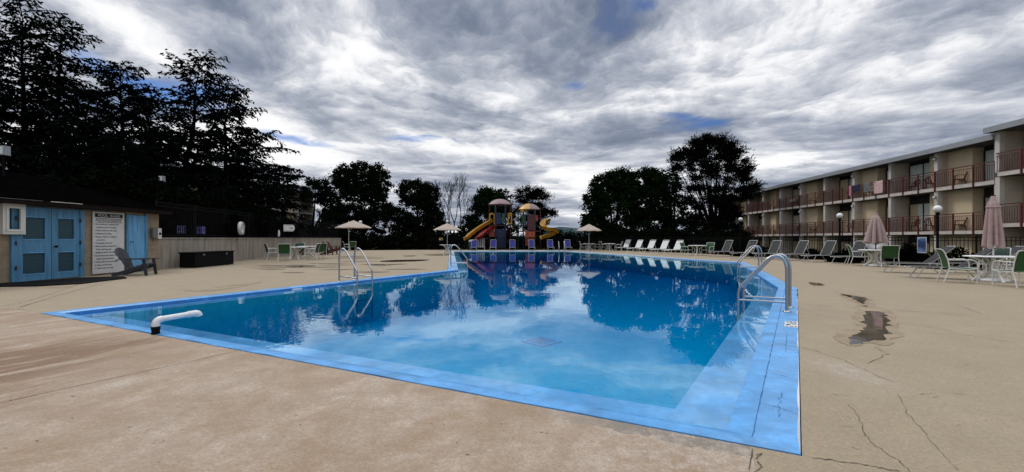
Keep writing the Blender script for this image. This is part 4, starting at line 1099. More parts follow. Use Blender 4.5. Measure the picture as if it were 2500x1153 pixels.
# resin chairs on the balconies
def make_resin():
    r = empty('balcony_chair', (0, 0, 0), 0, 'x', 'chair')
    MB().box(-.25, .25, -.22, .24, .39, .42).build('seat', 'red_resin', r)
    mb = MB()
    for i in range(7):
        f = (i - 3) / 3; mb.bar((f * .2, -.22, .42), (f * .26, -.34, .90 - .12 * f * f), .045, .014, up=(0, 1, .2))
    ar = [(.29 * math.cos(a), -.30 - .05 * math.sin(a), .62 + .29 * math.sin(a)) for a in [PI * i / 12 for i in range(13)]]
    mb.tube(ar, .02, 6); mb.build('backrest', 'red_resin', r)
    for sx in (-1, 1):
        MB().tube([(sx * .26, .22, 0), (sx * .25, .2, .42)], .022, 6).build('leg', 'red_resin', r)
        MB().tube([(sx * .26, -.3, 0), (sx * .24, -.2, .42)], .022, 6).build('leg', 'red_resin', r)
        MB().tube([(sx * .25, .2, .42), (sx * .29, .2, .62), (sx * .30, .1, .66), (sx * .29, -.3, .64)], .02, 6).build('armrest', 'red_resin', r)
    return r
rc = Kind(make_resin())
zf = {1: 1.725, 2: 4.605}
nm = {1: 'lower', 2: 'upper'}
for f in (1, 2):
    i = 0
    for s, x_, dg in ((2.7, .6, 60), (4.6, .5, 150), (6.4, .7, 20), (9.9, .6, 75), (12.0, .55, 130), (17.4, .6, 70), (19.4, .6, 150), (20.9, .7, 40), (25.0, .6, 75), (27.0, .6, 140)):
        i += 1
        lb = 'dark red chair on the %s balconies, number %s from the near end' % (nm[f], ['one', 'two', 'three', 'four', 'five', 'six', 'seven', 'eight', 'nine', 'ten'][i - 1])
        rc.place(mloc(min(x_, .42) if s % 7.5 > 1.6 and s % 7.5 < 5 else x_, s, zf[f]), -PA + math.radians(dg), lb, 'dark red chairs on the motel balconies')
rc.place(mloc(-.35 + .6, -3.0, 4.965), -PA + 1.9, 'dark red chair on the raised balcony at the frame edge', 'dark red chairs on the motel balconies')
# towels over the top railing
def towel(s, w, h, mat, label):
    c = mloc(-.06, s, 5.71); o = empty('towel', c, -PA, label, 'towel', 'towels hung over the top railing')
    n_ = 10
    rows = []
    for (x_, z_) in ((.035, -h * .4), (.032, -.1), (.028, .0), (0, .012), (-.03, 0), (-.036, -.1), (-.042, -h * .5), (-.04, -h)):
        rows.append([(x_ + .006 * math.sin(j * 1.7 + z_ * 8), w * (j / n_ - .5), z_ + .01 * math.sin(j * .9) * (z_ < -.3)) for j in range(n_ + 1)])
    MB().sheet(rows).build('cloth', mat, o)
towel(11.5, .28, .85, 'towel_pink', 'narrow pink towel, first from the far end of the towels')
towel(10.8, .75, .55, 'towel_navy', 'navy towel hung beside the pink strip')
towel(9.6, .72, .72, 'towel_grey', 'grey towel next to the flowered one')
towel(8.45, .85, .95, 'towel_floral', 'pink flowered towel hung near the dark railing corner')
o = empty('cushion', mloc(.5, 20.9, 5.08), -PA, 'white cushion bundle lying on an upper balcony chair', 'cushion'); MB().sphere((0, 0, .18), .34, 14, 10, .7).build('bundle', 'towel_white', o)

# ------------------------------------------------------------------ playground
PZ = 47.0
pg0 = Vector((at(1250, 0, PZ).x, PZ, -.55)); pg = empty('playground_set', pg0, 0, 'colourful playground with two roofed towers and yellow and red slides', 'playground')
def pq(px, py, dy=0.0): return at(px, py, PZ) - pg0 + Vector((0, dy, 0))
def hexroof(px, pyt, pyr, wpx, mats, name):
    c = pq(px, pyr); zt = pq(px, pyt).z; zr = c.z; R = wpx * PZ / F / 2
    prof = [(1.0, 0), (.86, .30), (.62, .66), (.34, .90), (.02, 1.0)]
    for half, mt_ in enumerate(mats):
        vs = []; seg = 12 // len(mats)
        for (rf_, hf) in prof:
            for j in range(seg + 1):
                a = PI / 2 + half * PI + 2 * PI * j / 12; k = 1 - .09 * (j % 2)
                vs.append((c.x + R * rf_ * k * math.cos(a), c.y + R * rf_ * k * math.sin(a), zr + (zt - zr) * hf))
        fs = [(i * (seg + 1) + j, i * (seg + 1) + j + 1, (i + 1) * (seg + 1) + j + 1, (i + 1) * (seg + 1) + j) for i in range(4) for j in range(seg)]
        k = len(vs); vs += [(x_, y_, z_ - .06) for x_, y_, z_ in vs]; fs += [tuple(reversed([q + k for q in f])) for f in fs]
        MB().add(vs, fs, True).build(name, mt_, pg)
hexroof(1221, 486, 500, 62, ['play_mauve'], 'roof')
hexroof(1292, 497, 512, 58, ['play_yellow', 'play_mauve'], 'roof')
def post(px, top, dy, mat):
    a = pq(px, top, dy); MB().tube([(a.x, a.y, 0), tuple(a)], .07, 8).build('post', mat, pg)
for px, dy, mt_ in ((1195, 0, 'play_maroon'), (1210, -1.1, 'play_green'), (1234, -1.1, 'play_blue'), (1246, 0, 'play_maroon'), (1210, 1.1, 'play_blue'), (1234, 1.1, 'play_maroon')): post(px, 501, dy, mt_)
for px, dy, mt_ in ((1265, 0, 'play_green'), (1288, -1.0, 'play_blue'), (1305, -1.0, 'play_green'), (1319, 0, 'play_maroon'), (1278, 1.0, 'play_blue'), (1304, 1.0, 'play_maroon')): post(px, 512, dy, mt_)
def panel(x0, x1, y0, y1, dy, mat, name='panel'):
    a, b_ = pq(x0, y1, dy), pq(x1, y0, dy)
    return MB().box(a.x, b_.x, a.y - .04, a.y + .04, a.z, b_.z).build(name, mat, pg)
for a in ((1212, 1224, 521, 548, -1.15, 'play_blue'), (1226, 1233, 522, 546, -1.1, 'play_green'), (1213, 1233, 560, 606, -.9, 'play_blue'), (1288, 1304, 525, 563, -1.05, 'play_maroon'), (1306, 1312, 527, 541, -.9, 'play_red'), (1274, 1283, 525, 545, -.6, 'play_green')): panel(*a)
# yellow framed panel with an opening, yellow hood over the slide
a, b_ = pq(1240, 548, -.8), pq(1250, 521, -.8); mb = MB()
for q in ((a.x, a.x + .11), (b_.x - .11, b_.x)): mb.box(q[0], q[1], a.y - .04, a.y + .04, a.z, b_.z)
for zz_ in (a.z, (a.z + b_.z) / 2 + .3, b_.z - .12): mb.box(a.x + .111, b_.x - .111, a.y - .035, a.y + .035, zz_, zz_ + .12)
mb.build('panel', 'play_yellow', pg)
h_ = pq(1202, 540, -.7); hm_ = MB()
hm_.tube([tuple(h_ + Vector((-.28, 0, 0))), tuple(h_ + Vector((-.26, 0, .45)))] + [tuple(h_ + Vector((-.27 * math.cos(t_), 0, .5 + .3 * math.sin(t_)))) for t_ in [PI * i / 8 for i in range(9)]] + [tuple(h_ + Vector((.26, 0, .4))), tuple(h_ + Vector((.28, 0, -.4)))], .09, 8)
hm_.build('slide_hood', 'play_yellow', pg)
sw = pq(1276, 517, -.7); MB().sphere(tuple(sw), .3, 12, 8, .55).build('canopy_leaf', 'play_yellow', pg)
MB().box(pq(1196, 0).x, pq(1246, 0).x, -1.0, 1.0, pq(0, 552).z, pq(0, 550).z).build('platform', 'play_maroon', pg)
MB().box(pq(1266, 0).x, pq(1318, 0).x, -.95, .95, pq(0, 566).z, pq(0, 564).z).build('platform', 'play_maroon', pg)
br_ = MB()
for i in range(12): br_.box(pq(1246 + i * 1.7, 0).x, pq(1246 + i * 1.7 + 1.3, 0).x, -.35, .35, pq(0, 557 + 1.5 * math.sin(PI * i / 11)).z, pq(0, 556 + 1.5 * math.sin(PI * i / 11)).z)
br_.build('bridge', 'play_maroon', pg)
MB().tube([tuple(pq(1246, 546, -.35)), tuple(pq(1256, 549, -.35)), tuple(pq(1266, 547, -.35))], .03, 6).build('bridge_rail', 'play_green', pg)
def chute(path, w, side, mat, name, up=Vector((0, 0, 1))):
    path = [Vector(p) for p in path]; rows = []
    for i, p in enumerate(path):
        t = (path[min(i + 1, len(path) - 1)] - path[max(i - 1, 0)]).normalized(); s = t.cross(up).normalized(); u_ = s.cross(t).normalized()
        rows.append([tuple(p + s * x_ * w + u_ * z_ * side) for x_, z_ in ((-1.12, 1.0), (-1.0, 1.02), (-.92, .3), (-.5, .02), (0, 0), (.5, .02), (.92, .3), (1.0, 1.02), (1.12, 1.0))])
    return MB().sheet(rows, .03).build(name, mat, pg)
chute([tuple(pq(1203, 542, -.8)), tuple(pq(1192, 549, -1.0)), tuple(pq(1178, 558, -1.3)), tuple(pq(1164, 568, -1.6)), tuple(pq(1153, 577, -1.9)), tuple(pq(1147, 584, -2.1)), tuple(pq(1140, 587, -2.2))], .33, .34, 'play_yellow', 'slide')
chute([tuple(pq(1210, 559, -1.2)), tuple(pq(1200, 563, -1.4)), tuple(pq(1190, 569, -1.6)), tuple(pq(1181, 577, -1.9)), tuple(pq(1174, 584, -2.1)), tuple(pq(1167, 587, -2.2))], .42, .34, 'play_red', 'slide')
panel(1196, 1208, 556, 578, -1.25, 'play_red')
ctl = [(1340, 541, 0.2), (1333, 543, -.2), (1326, 550, -.6), (1325, 559, -1.1), (1335, 564, -1.5), (1346, 565, -1.3), (1352, 570, -1.0), (1346, 576, -1.3), (1330, 581, -1.8), (1316, 585, -2.0)]
cv = [pq(*c_) for c_ in ctl]; sp = []
for i in range(len(cv) - 1):
    a0, b0, c0_, d0 = cv[max(i - 1, 0)], cv[i], cv[i + 1], cv[min(i + 2, len(cv) - 1)]
    for j in range(4):
        t = j / 4; sp.append(.5 * ((2 * b0) + (c0_ - a0) * t + (2 * a0 - 5 * b0 + 4 * c0_ - d0) * t * t + (3 * b0 - a0 - 3 * c0_ + d0) * t ** 3))
chute(sp, .30, .34, 'play_yellow', 'spiral_slide'); c0 = pq(1337, 560, -.8); MB().tube([(c0.x, c0.y, 0), (c0.x, c0.y, c0.z)], .06, 8).build('spiral_post', 'play_blue', pg)
pn = panel(1281, 1303.5, 566, 579, -1.5, 'play_orange')
a = pq(1281, 579, -1.5)
for fx in (.28, .72): MB().tube([(a.x + fx * 1.06, a.y - .045, a.z + .32), (a.x + fx * 1.06, a.y - .055, a.z + .32)], .09, 12).build('hole', 'play_maroon', pn)
fx = MB()
for i in range(7): fx.box(pq(1282 + i * 3.2, 0).x, pq(1283.6 + i * 3.2, 0).x, -1.55, -1.5, pq(0, 600).z, pq(0, 580).z)
fx.box(pq(1281, 0).x, pq(1304, 0).x, -1.5, -1.46, pq(0, 586).z, pq(0, 585).z); fx.box(pq(1281, 0).x, pq(1304, 0).x, -1.5, -1.46, pq(0, 597).z, pq(0, 596).z); fx.build('climbing_rail', 'play_orange', pg)
# white slatted chair in the play area and a bin by the fence
c = at(1173, 0, 45.3); o = empty('slatted_bench', (c.x, 45.3, -.1), 0, 'white slatted seat back behind the far fence', 'bench')
mb = MB()
for i in range(-2, 3): mb.box(i * .2 - .06, i * .2 + .06, 0, .04, .35, 1.35)
mb.build('backrest', 'wood_white', o); MB().box(-.5, .5, -.45, .0, .36, .41).build('seat', 'wood_white', o)
for sx in (-.46, .42): MB().box(sx, sx + .06, -.45, .0, 0, .355).build('leg', 'wood_white', o)
c = at(1156, 0, 44.6); o = empty('towel_bin', (c.x - .2, 44.6, -.1), 0, 'pale topped bin behind the leftmost blue lounger', 'bin')
M['bin_teal'] = pm('bin_teal', (.04, .10, .11), .6)
MB().lathe([(.0001, 0), (.30, 0), (.34, .95), (.0001, .95)], n=20).build('body', 'bin_teal', o); MB().lathe([(.37, .951), (.38, 1.05), (.30, 1.16), (.0001, 1.2)], n=20).build('lid', 'cabinet_white', o)

# ------------------------------------------------------------------ trees
def leaf_mesh(name, P, D, Ln, Wd, mat, parent, seed=0):
    r_ = np.random.default_rng(seed); n_ = len(P)
    D = D / np.maximum(np.linalg.norm(D, axis=1, keepdims=True), 1e-6)
    R = r_.normal(size=(n_, 3)); S = np.cross(D, R); S /= np.maximum(np.linalg.norm(S, axis=1, keepdims=True), 1e-6)
    Ln = Ln[:, None] * .5; Wd = Wd[:, None] * .5
    V = np.empty((n_, 4, 3)); V[:, 0] = P - D * Ln; V[:, 1] = P + S * Wd; V[:, 2] = P + D * Ln; V[:, 3] = P - S * Wd
    me = bpy.data.meshes.new(name); me.vertices.add(n_ * 4); me.vertices.foreach_set('co', V.astype(np.float32).ravel())
    me.loops.add(n_ * 4); me.loops.foreach_set('vertex_index', np.arange(n_ * 4, dtype=np.int32))
    me.polygons.add(n_); me.polygons.foreach_set('loop_start', np.arange(0, n_ * 4, 4, dtype=np.int32)); me.polygons.foreach_set('loop_total', np.full(n_, 4, dtype=np.int32))
    me.materials.append(M[mat]); me.update(calc_edges=True)
    o = bpy.data.objects.new(name, me); COL.objects.link(o)
    if parent is not None: o.parent = parent
    return o
def unit(a): return a / np.maximum(np.linalg.norm(a, axis=-1, keepdims=True), 1e-6)

def hemlock(px, ytop, Z, zb, spread, nbr, label, seed, lean=0.0, low=.12, lop=0.0, dens=1.0):
    r_ = np.random.default_rng(seed); top = at(px, ytop, Z); root = empty('hemlock_tree', (top.x - lean, Z, zb), 0, label, 'tree', 'hemlocks on the left')
    H = top.z - zb; tk = MB(); pts = [Vector((lean * (i / 12) ** 1.3 + .08 * math.sin(i * 1.1 + seed), .06 * math.cos(i * 1.7), H * i / 12)) for i in range(13)]
    tk.tube(pts, [max(.02, .23 * (1 - i / 12.2)) for i in range(13)], 8)
    PP, DD, LL, WW = [], [], [], []
    for b_ in range(nbr):
        hf = low + (1 - low) * ((b_ + r_.random()) / nbr) ** .9; hf = min(hf, .99)
        az_ = b_ * 2.39996 + r_.uniform(-.5, .5)
        if r_.random() < .16: continue
        ln = (spread * (1 - hf) ** .62 * r_.choice([.45, .7, .9, 1.05, 1.35]) * r_.uniform(.85, 1.15) + .3) * (1 + lop * math.cos(az_))
        base = np.array([lean * hf ** 1.3, 0, H * hf]); dr = np.array([math.cos(az_), math.sin(az_), 0])
        rise = r_.uniform(.05, .42) + .45 * hf ** 3; drop = r_.uniform(.05, .5)
        nt_ = 9; br = []
        for i in range(nt_ + 1):
            t = i / nt_; br.append(base + dr * ln * t + np.array([0, 0, ln * (rise * t - drop * t * t)]))
        tk.tube([Vector(p) for p in br], [max(.008, .045 * (ln / 4) * (1 - t / nt_) + .008) for t in range(nt_ + 1)], 4, cap=False)
        sp = max(5, int(ln * 9.0 * dens))
        for k in range(sp):
            t = .14 + .86 * (k + r_.random()) / sp; i = min(int(t * nt_), nt_ - 1); p = br[i] + (br[i + 1] - br[i]) * (t * nt_ - i)
            sgn = 1 if k % 2 else -1; ang = sgn * r_.uniform(.5, 1.15); c, s = math.cos(ang), math.sin(ang)
            td = np.array([dr[0] * c - dr[1] * s, dr[0] * s + dr[1] * c, r_.uniform(-.55, .1)]); td = td / np.linalg.norm(td)
            tl = (.30 + .38 * ln * .35 * (1.05 - t)) * r_.uniform(.6, 1.2)
            m_ = max(3, int(tl / .085)); tt = (np.arange(m_) + r_.random(m_)) / m_
            q = p + td * (tt * tl)[:, None] + np.array([0, 0, -1]) * ((tt ** 2) * tl * .3)[:, None] + r_.normal(size=(m_, 3)) * .03
            PP.append(q); DD.append(td + np.array([0, 0, -.25]) + r_.normal(size=(m_, 3)) * .38); LL.append(r_.uniform(.18, .38, m_)); WW.append(r_.uniform(.06, .13, m_))
    tk.build('trunk', 'bark', root)
    leaf_mesh('crown', np.concatenate(PP), np.concatenate(DD), np.concatenate(LL), np.concatenate(WW), 'hemlock', root, seed)
    return root

def broadleaf(name, px, Z, zb, lobes, ncl, npc, leaf, mat, label, group, seed, trunk=.28, tuft=False, fill=.5):
    """lobes: (px, py, rx px, ry px, depth m) ellipsoids of the crown"""
    r_ = np.random.default_rng(seed); x0 = at(px, 0, Z).x; root = empty(name, (x0, Z, zb), 0, label, 'tree', group); k = Z / F
    LB = []
    for (lx, ly, rx, ry, dp) in lobes:
        c = at(lx, ly, Z); LB.append((np.array([c.x - x0, dp, c.z - zb]), np.array([rx * k, (rx + ry) / 2 * k * .9, ry * k])))
    tk = MB(); hb = min(c[2] - r2[2] * .5 for c, r2 in LB)
    tk.tube([Vector((0, 0, -.2)), Vector((.05, 0, hb * .5)), Vector((.0, 0, max(hb, 1.0)))], [trunk * 1.25, trunk, trunk * .85], 8)
    for c, rad in LB:
        st = Vector((0, 0, max(hb * .8, .8))); e = Vector(c + np.array([0, 0, rad[2] * .4])); mid_ = st.lerp(e, .5) + Vector((r_.uniform(-.4, .4), 0, .5))
        lr = .7 if len(LB) < 14 else .22
        tk.tube(bez(st, st.lerp(mid_, .6), mid_, e, 6), [trunk * lr * (1 - i / 7.5) for i in range(7)], 6, cap=False)
        for q in range(7):
            d = unit(r_.normal(size=3) + np.array([0, 0, .35])); a = Vector(c + d * rad * .15); b_ = Vector(c + d * rad * .95)
            tk.tube([a, a.lerp(b_, .55) + Vector((0, 0, .15)), b_], [trunk * .26, trunk * .14, .02], 4, cap=False)
    tk.build('trunk', 'bark', root)
    vol = np.array([r2[0] * r2[2] for _, r2 in LB]); pr = vol ** .7; pr = pr / pr.sum(); PP, DD, LL, WW = [], [], [], []
    for i in range(ncl):
        c, rad = LB[r_.choice(len(LB), p=pr)]
        d = unit(r_.normal(size=3)); rr = (fill + (1 - fill) * r_.random()) ** .6 * r_.uniform(.8, 1.08); cc_ = c + d * rad * rr
        cr = r_.uniform(.45, 1.0) * leaf * 2.4
        m_ = int(npc * r_.uniform(.6, 1.4)); off = r_.normal(size=(m_, 3)) * cr * .5 * np.array([1, 1, .72])
        PP.append(cc_ + off)
        DD.append((unit(off) + r_.normal(size=(m_, 3)) * .35 + np.array([0, 0, .35])) if tuft else r_.normal(size=(m_, 3)))
        LL.append(r_.uniform(.7, 1.3, m_) * leaf); WW.append(r_.uniform(.5, .9, m_) * leaf * (.32 if tuft else .8))
    leaf_mesh('crown', np.concatenate(PP), np.concatenate(DD), np.concatenate(LL), np.concatenate(WW), mat, root, seed)
    return root

# the tall hemlocks behind the pool house
hemlock(48, -2, 23, 1.1, 5.2, 150, 'tallest dark hemlock at the left edge of the sky', 3, lean=-.5, lop=.1)
hemlock(150, 42, 25, 1.1, 4.6, 130, 'tall hemlock just right of the tallest one, reaching a branch right', 4, lean=.5)
hemlock(296, 160, 25.5, 1.1, 5.2, 150, 'round-topped hemlock between the two tall ragged ones', 5, dens=1.15)
hemlock(492, 138, 26, 1.1, 4.8, 135, 'ragged hemlock with a leaning bare tip in the middle of the group', 6, lean=1.3, lop=.15)
hemlock(556, 205, 28, 1.1, 4.6, 130, 'hemlock with stepped right side behind the leaning one', 8, lean=.3, lop=.05)
hemlock(606, 322, 29, 1.1, 3.6, 115, 'lower hemlock sloping down on the right of the group', 9, lop=.05)
hemlock(692, 408, 33, 1.1, 3.4, 60, 'smallest hemlock at the right end of the group', 10, low=.48)
hemlock(-70, 70, 22, 1.1, 5.0, 110, 'hemlock cut off by the left frame edge', 12)
hemlock(390, 330, 24, 1.1, 4.2, 90, 'low dense hemlock behind the end of the pool house', 13, low=.05, dens=1.2)
hemlock(225, 300, 22, 1.1, 4.0, 90, 'low dense hemlock behind the pool house roof', 14, low=.05, dens=1.2)
# deciduous trees and pines beyond the fence
FT = 'trees beyond the far fence'
broadleaf('oak_tree', 760, 52, -.2, [(770, 466, 40, 30, 0), (800, 500, 34, 40, 1), (812, 550, 30, 40, 0)], 230, 60, .26, 'oak', 'dim leafy tree between the hemlocks and the big oak', FT, 21)
broadleaf('oak_tree', 885, 56, -.2, [(880, 445, 62, 50, 0), (840, 440, 36, 40, 1), (925, 450, 36, 46, 0), (880, 500, 78, 52, 0), (850, 545, 62, 46, 0), (935, 535, 50, 40, 0)], 546, 76, .29, 'oak', 'big round-topped oak left of the bare tree', FT, 22)
broadleaf('oak_tree', 1022, 58, -.3, [(1012, 470, 44, 32, 0), (1045, 480, 28, 38, 0), (1020, 520, 58, 52, 0), (1000, 565, 50, 40, 0), (1060, 550, 28, 46, 0)], 441, 76, .29, 'oak', 'square-topped oak just left of the bare tree', FT, 23)
broadleaf('oak_tree', 1196, 60, -.3, [(1190, 492, 38, 34, 0), (1212, 500, 40, 40, 0), (1180, 540, 48, 46, 0), (1225, 545, 44, 46, 0), (1155, 560, 36, 36, 0)], 399, 76, .29, 'maple', 'dark tree behind the left playground tower', FT, 24)
def pads(cx, env, seed, n_per, rx, ry):
    """flat boughs of a pine: env is a list of (row, left, right)"""
    q = random.Random(seed); out = []
    for row, (py, x0, x1) in enumerate(env):
        ins = (x1 - x0) * .14 * (row % 2); x0 += ins * q.uniform(.2, 1.3); x1 -= ins * q.uniform(.2, 1.3)
        for k in range(n_per):
            f = (k + q.uniform(.1, .9)) / n_per
            out.append((x0 + (x1 - x0) * f, py + q.uniform(-7, 7), rx * q.uniform(.7, 1.25), ry * q.uniform(.7, 1.2), q.uniform(-1.6, 1.6) * (1 - abs(f - .5))))
    return out
broadleaf('pine_tree', 1300, 62, -.4, [(1270, 470, 9, 8, 0), (1286, 462, 8, 7, 0), (1312, 470, 12, 8, 0), (1346, 520, 9, 6, 0)] + pads(1300, [(482, 1264, 1330), (497, 1262, 1336), (512, 1258, 1342), (528, 1262, 1346), (545, 1260, 1340), (565, 1268, 1336)], 3, 4, 11, 5), 300, 56, .40, 'pine', 'tufted pine behind the right playground tower', FT, 25, tuft=True, fill=.2)
broadleaf('maple_tree', 1500, 50, -.5, [(1480, 462, 42, 42, 0), (1512, 450, 36, 40, 0), (1455, 500, 38, 38, 0), (1500, 520, 62, 50, 0), (1446, 545, 26, 32, 0), (1530, 470, 28, 40, 0), (1490, 575, 50, 30, 0)], 493, 76, .29, 'maple', 'leafy maple right of the sky gap', FT, 26)
broadleaf('maple_tree', 1580, 51, -.5, [(1572, 446, 36, 38, 0), (1600, 450, 28, 40, 0), (1582, 500, 56, 46, 0), (1590, 550, 60, 44, 0)], 420, 76, .29, 'maple', 'twin-topped maple left of the big pine', FT, 27)
broadleaf('maple_tree', 1645, 53, -.6, [(1642, 456, 22, 36, 0), (1640, 510, 40, 46, 0), (1655, 560, 52, 40, 0)], 230, 55, .24, 'maple', 'slim tree squeezed beside the big pine', FT, 28, fill=.3)
broadleaf('pine_tree', 1745, 47, -.7, [(1735, 345, 18, 10, 0), (1752, 350, 14, 9, 0), (1672, 366, 8, 6, 0), (1698, 346, 7, 6, 0), (1722, 337, 7, 7, 0), (1762, 339, 8, 7, 0), (1786, 351, 8, 6, 0), (1802, 370, 8, 6, 0), (1816, 394, 8, 6, 0), (1825, 412, 8, 5, 0), (1648, 389, 7, 6, 0), (1644, 416, 7, 5, 0), (1704, 352, 12, 9, 0), (1660, 380, 14, 10, 0), (1655, 412, 15, 9, 0), (1832, 462, 18, 10, 0), (1846, 452, 9, 6, 0), (1818, 425, 12, 8, 0)] + pads(1745,
    [(366, 1690, 1790), (384, 1672, 1806), (402, 1668, 1812), (420, 1664, 1816), (440, 1690, 1820), (460, 1672, 1834), (480, 1668, 1830), (502, 1664, 1822), (526, 1662, 1816), (552, 1660, 1820), (578, 1662, 1822)], 8, 5, 17, 6.5), 620, 62, .40, 'pine', 'tall wide pine left of the balcony motel', FT, 29, tuft=True, trunk=.4, fill=.2)
broadleaf('oak_tree', 1835, 58, -.9, [(1800, 520, 40, 44, 0), (1835, 530, 20, 40, 0), (1785, 570, 50, 30, 0)], 170, 55, .28, 'oak', 'dark tree at the far corner of the motel', FT, 30)
# leafless tree
r = empty('bare_tree', (at(1112, 0, 60).x, 60, -.4), 0, 'leafless tree with fine branching twigs against the sky', 'tree', FT)
bt = MB(); tw = MB(); rr = random.Random(5)
def grow(p, d, ln, rad, dep):
    q = p + d * ln; mid_ = p.lerp(q, .5) + Vector((rr.uniform(-1, 1), rr.uniform(-1, 1), 0)) * ln * .06
    (bt if dep < 3 else tw).tube([p, mid_, q], [rad, rad * .85, rad * .66], 5 if dep < 3 else 3, cap=False)
    if dep >= 7 or ln < .35: return
    for k in range(2 if rr.random() < .55 else 3):
        ax = Vector((rr.uniform(-1, 1), rr.uniform(-1, 1), rr.uniform(-.2, .5))).normalized()
        nd = (d + ax * rr.uniform(.35, .62) + Vector((0, 0, .14))).normalized(); grow(q, nd, ln * rr.uniform(.64, .86), max(rad * .62, .014), dep + 1)
for dx_, ln_ in ((-.28, 2.5), (-.05, 2.9), (.2, 2.6), (.42, 2.0)):
    grow(Vector((dx_ * 1.2, 0, 1.0)), Vector((dx_, rr.uniform(-.2, .2), 1)).normalized(), ln_, .13, 1)
bt.tube([Vector((0, 0, -.2)), Vector((0, 0, 1.3))], [.35, .28], 8); bt.build('trunk', 'bark', r); tw.build('crown', 'bark', r)
# dense shrubs behind the fences
def shrub(px, ytop, Z, zb, wpx, label, seed, n_=150, leaf=.2):
    cy = (ytop + HY + 34) / 2; base_y = HY + (CH - zb) / Z * F
    cy = (ytop + base_y) / 2; ry = (base_y - ytop) / 2
    return broadleaf('shrub', px, Z, zb, [(px, cy + ry * .15, wpx / 2, ry, 0), (px - wpx * .25, cy + ry * .3, wpx / 3, ry * .75, .3), (px + wpx * .25, cy + ry * .25, wpx / 3, ry * .8, -.3)], n_, 44, leaf, 'shrub', label, 'dense shrubs behind the fences', seed, trunk=.07)
S = [(905, 566, 46, 110, 'low shrub behind the far fence below the oak'), (985, 562, 46.5, 110, 'shrub behind the far fence left of the middle umbrella'), (1058, 556, 47, 100, 'shrub behind the far fence under the middle umbrella'),
     (1130, 556, 48.5, 100, 'shrub left of the yellow slide'), (1215, 566, 50, 110, 'shrub behind the left playground tower base'), (1300, 568, 50.5, 100, 'shrub behind the right playground tower base'), (1362, 556, 50, 76, 'shrub right of the spiral slide'), (1415, 562, 48.5, 90, 'shrub in the sky gap left of the maple'),
     (1480, 552, 46, 100, 'shrub behind the beige far umbrella'), (1555, 548, 44, 110, 'shrub behind the first white loungers'), (1630, 548, 41, 110, 'shrub behind the last white loungers'), (1705, 546, 38, 120, 'shrub behind the table by the white loungers'), (1775, 552, 34, 110, 'shrub behind the grey loungers below the pine'),
     (835, 560, 45.5, 110, 'shrub behind the left umbrella'), (770, 552, 45, 100, 'shrub behind the left red chairs')]
for i, (px, yt, Z, wp, lb) in enumerate(S): shrub(px, yt, Z, -.15 if px > 800 else 1.0, wp, lb, 40 + i, 170, .2)
for i, (px, yt, Z, wp, lb) in enumerate(((40, 330, 20.5, 330, 'tall dark hedge mass rising over the pool house roof'), (250, 395, 19.5, 230, 'tall dark shrub mass behind the pool house ridge'), (390, 432, 20.5, 190, 'tall dark shrub behind the pool house end'), (490, 455, 22.5, 170, 'tall dark shrub behind the blue signs'),
                                       (570, 470, 26, 150, 'dark shrub behind the left life ring'), (650, 548, 30, 100, 'dark shrub behind the left rescue tube'))):
    shrub(px, yt, Z, 1.1, wp, lb, 70 + i, 330, .19)
for i, (px, yt, Z, wp, lb) in enumerate(((2068, 601, 21.2, 62, 'round black bush between the loungers and life ring'), (1985, 604, 24.5, 40, 'triangular dark bush behind a grey lounger'), (2215, 588, 19, 50, 'dark bush left of the blue poster'), (2340, 597, 16.6, 110, 'dark bush behind the black loungers'), (1835, 588, 28, 70, 'dark bush at the motel corner'))):
    shrub(px, yt, Z, -.6, wp, lb, 85 + i, 150, .12)

# ------------------------------------------------------------------ sky, clouds and sun
SUN_EL, SUN_AZ = math.radians(48), math.radians(-50)          # veiled sun, front left
w = bpy.data.worlds.new('World'); sc.world = w; w.use_nodes = True
nt = w.node_tree; nt.nodes.clear()
out = nt.nodes.new('ShaderNodeOutputWorld')
sky = nt.nodes.new('ShaderNodeTexSky'); sky.sky_type = 'NISHITA'; sky.sun_disc = False
sky.sun_elevation = SUN_EL; sky.sun_rotation = SUN_AZ; sky.altitude = 100; sky.dust_density = .2; sky.ozone_density = 4
bg1 = nt.nodes.new('ShaderNodeBackground'); bg1.inputs['Strength'].default_value = .075; L(nt, mixc(nt, 1.0, sky.outputs[0], (.55, .78, 1.15), 'MULTIPLY'), bg1.inputs['Color'])
gen = nt.nodes.new('ShaderNodeTexCoord').outputs['Generated']
x, y, z = sepxyz(nt, gen)
zp = mathn(nt, 'ADD', mathn(nt, 'MAXIMUM', z, 0.0), .11)
pxn = mathn(nt, 'DIVIDE', x, zp); pyn = mathn(nt, 'DIVIDE', y, zp)
az = mathn(nt, 'ARCTAN2', x, y); el = mathn(nt, 'ARCSINE', z)
R = mathn(nt, 'DIVIDE', 1.0, zp)
flat = comb(nt, mathn(nt, 'MULTIPLY', pxn, .55), mathn(nt, 'MULTIPLY', pyn, .55), 4.0)
n1 = noise(nt, flat, 1.0, 5, .55, .8)
wx = mathn(nt, 'MULTIPLY_ADD', n1, .9, -.45)
vec = comb(nt, mathn(nt, 'MULTIPLY_ADD', az, 2.6, wx), mathn(nt, 'MULTIPLY_ADD', R, 1.15, mathn(nt, 'MULTIPLY', wx, 1.4)), 7.1)
n2 = noise(nt, vec, .95, 10, .57, .45)
vec3 = comb(nt, mathn(nt, 'MULTIPLY_ADD', az, 5.5, wx), mathn(nt, 'MULTIPLY_ADD', R, 2.6, mathn(nt, 'MULTIPLY', n2, 2.0)), 1.7)
n3 = noise(nt, vec3, 1.9, 8, .62, .3)
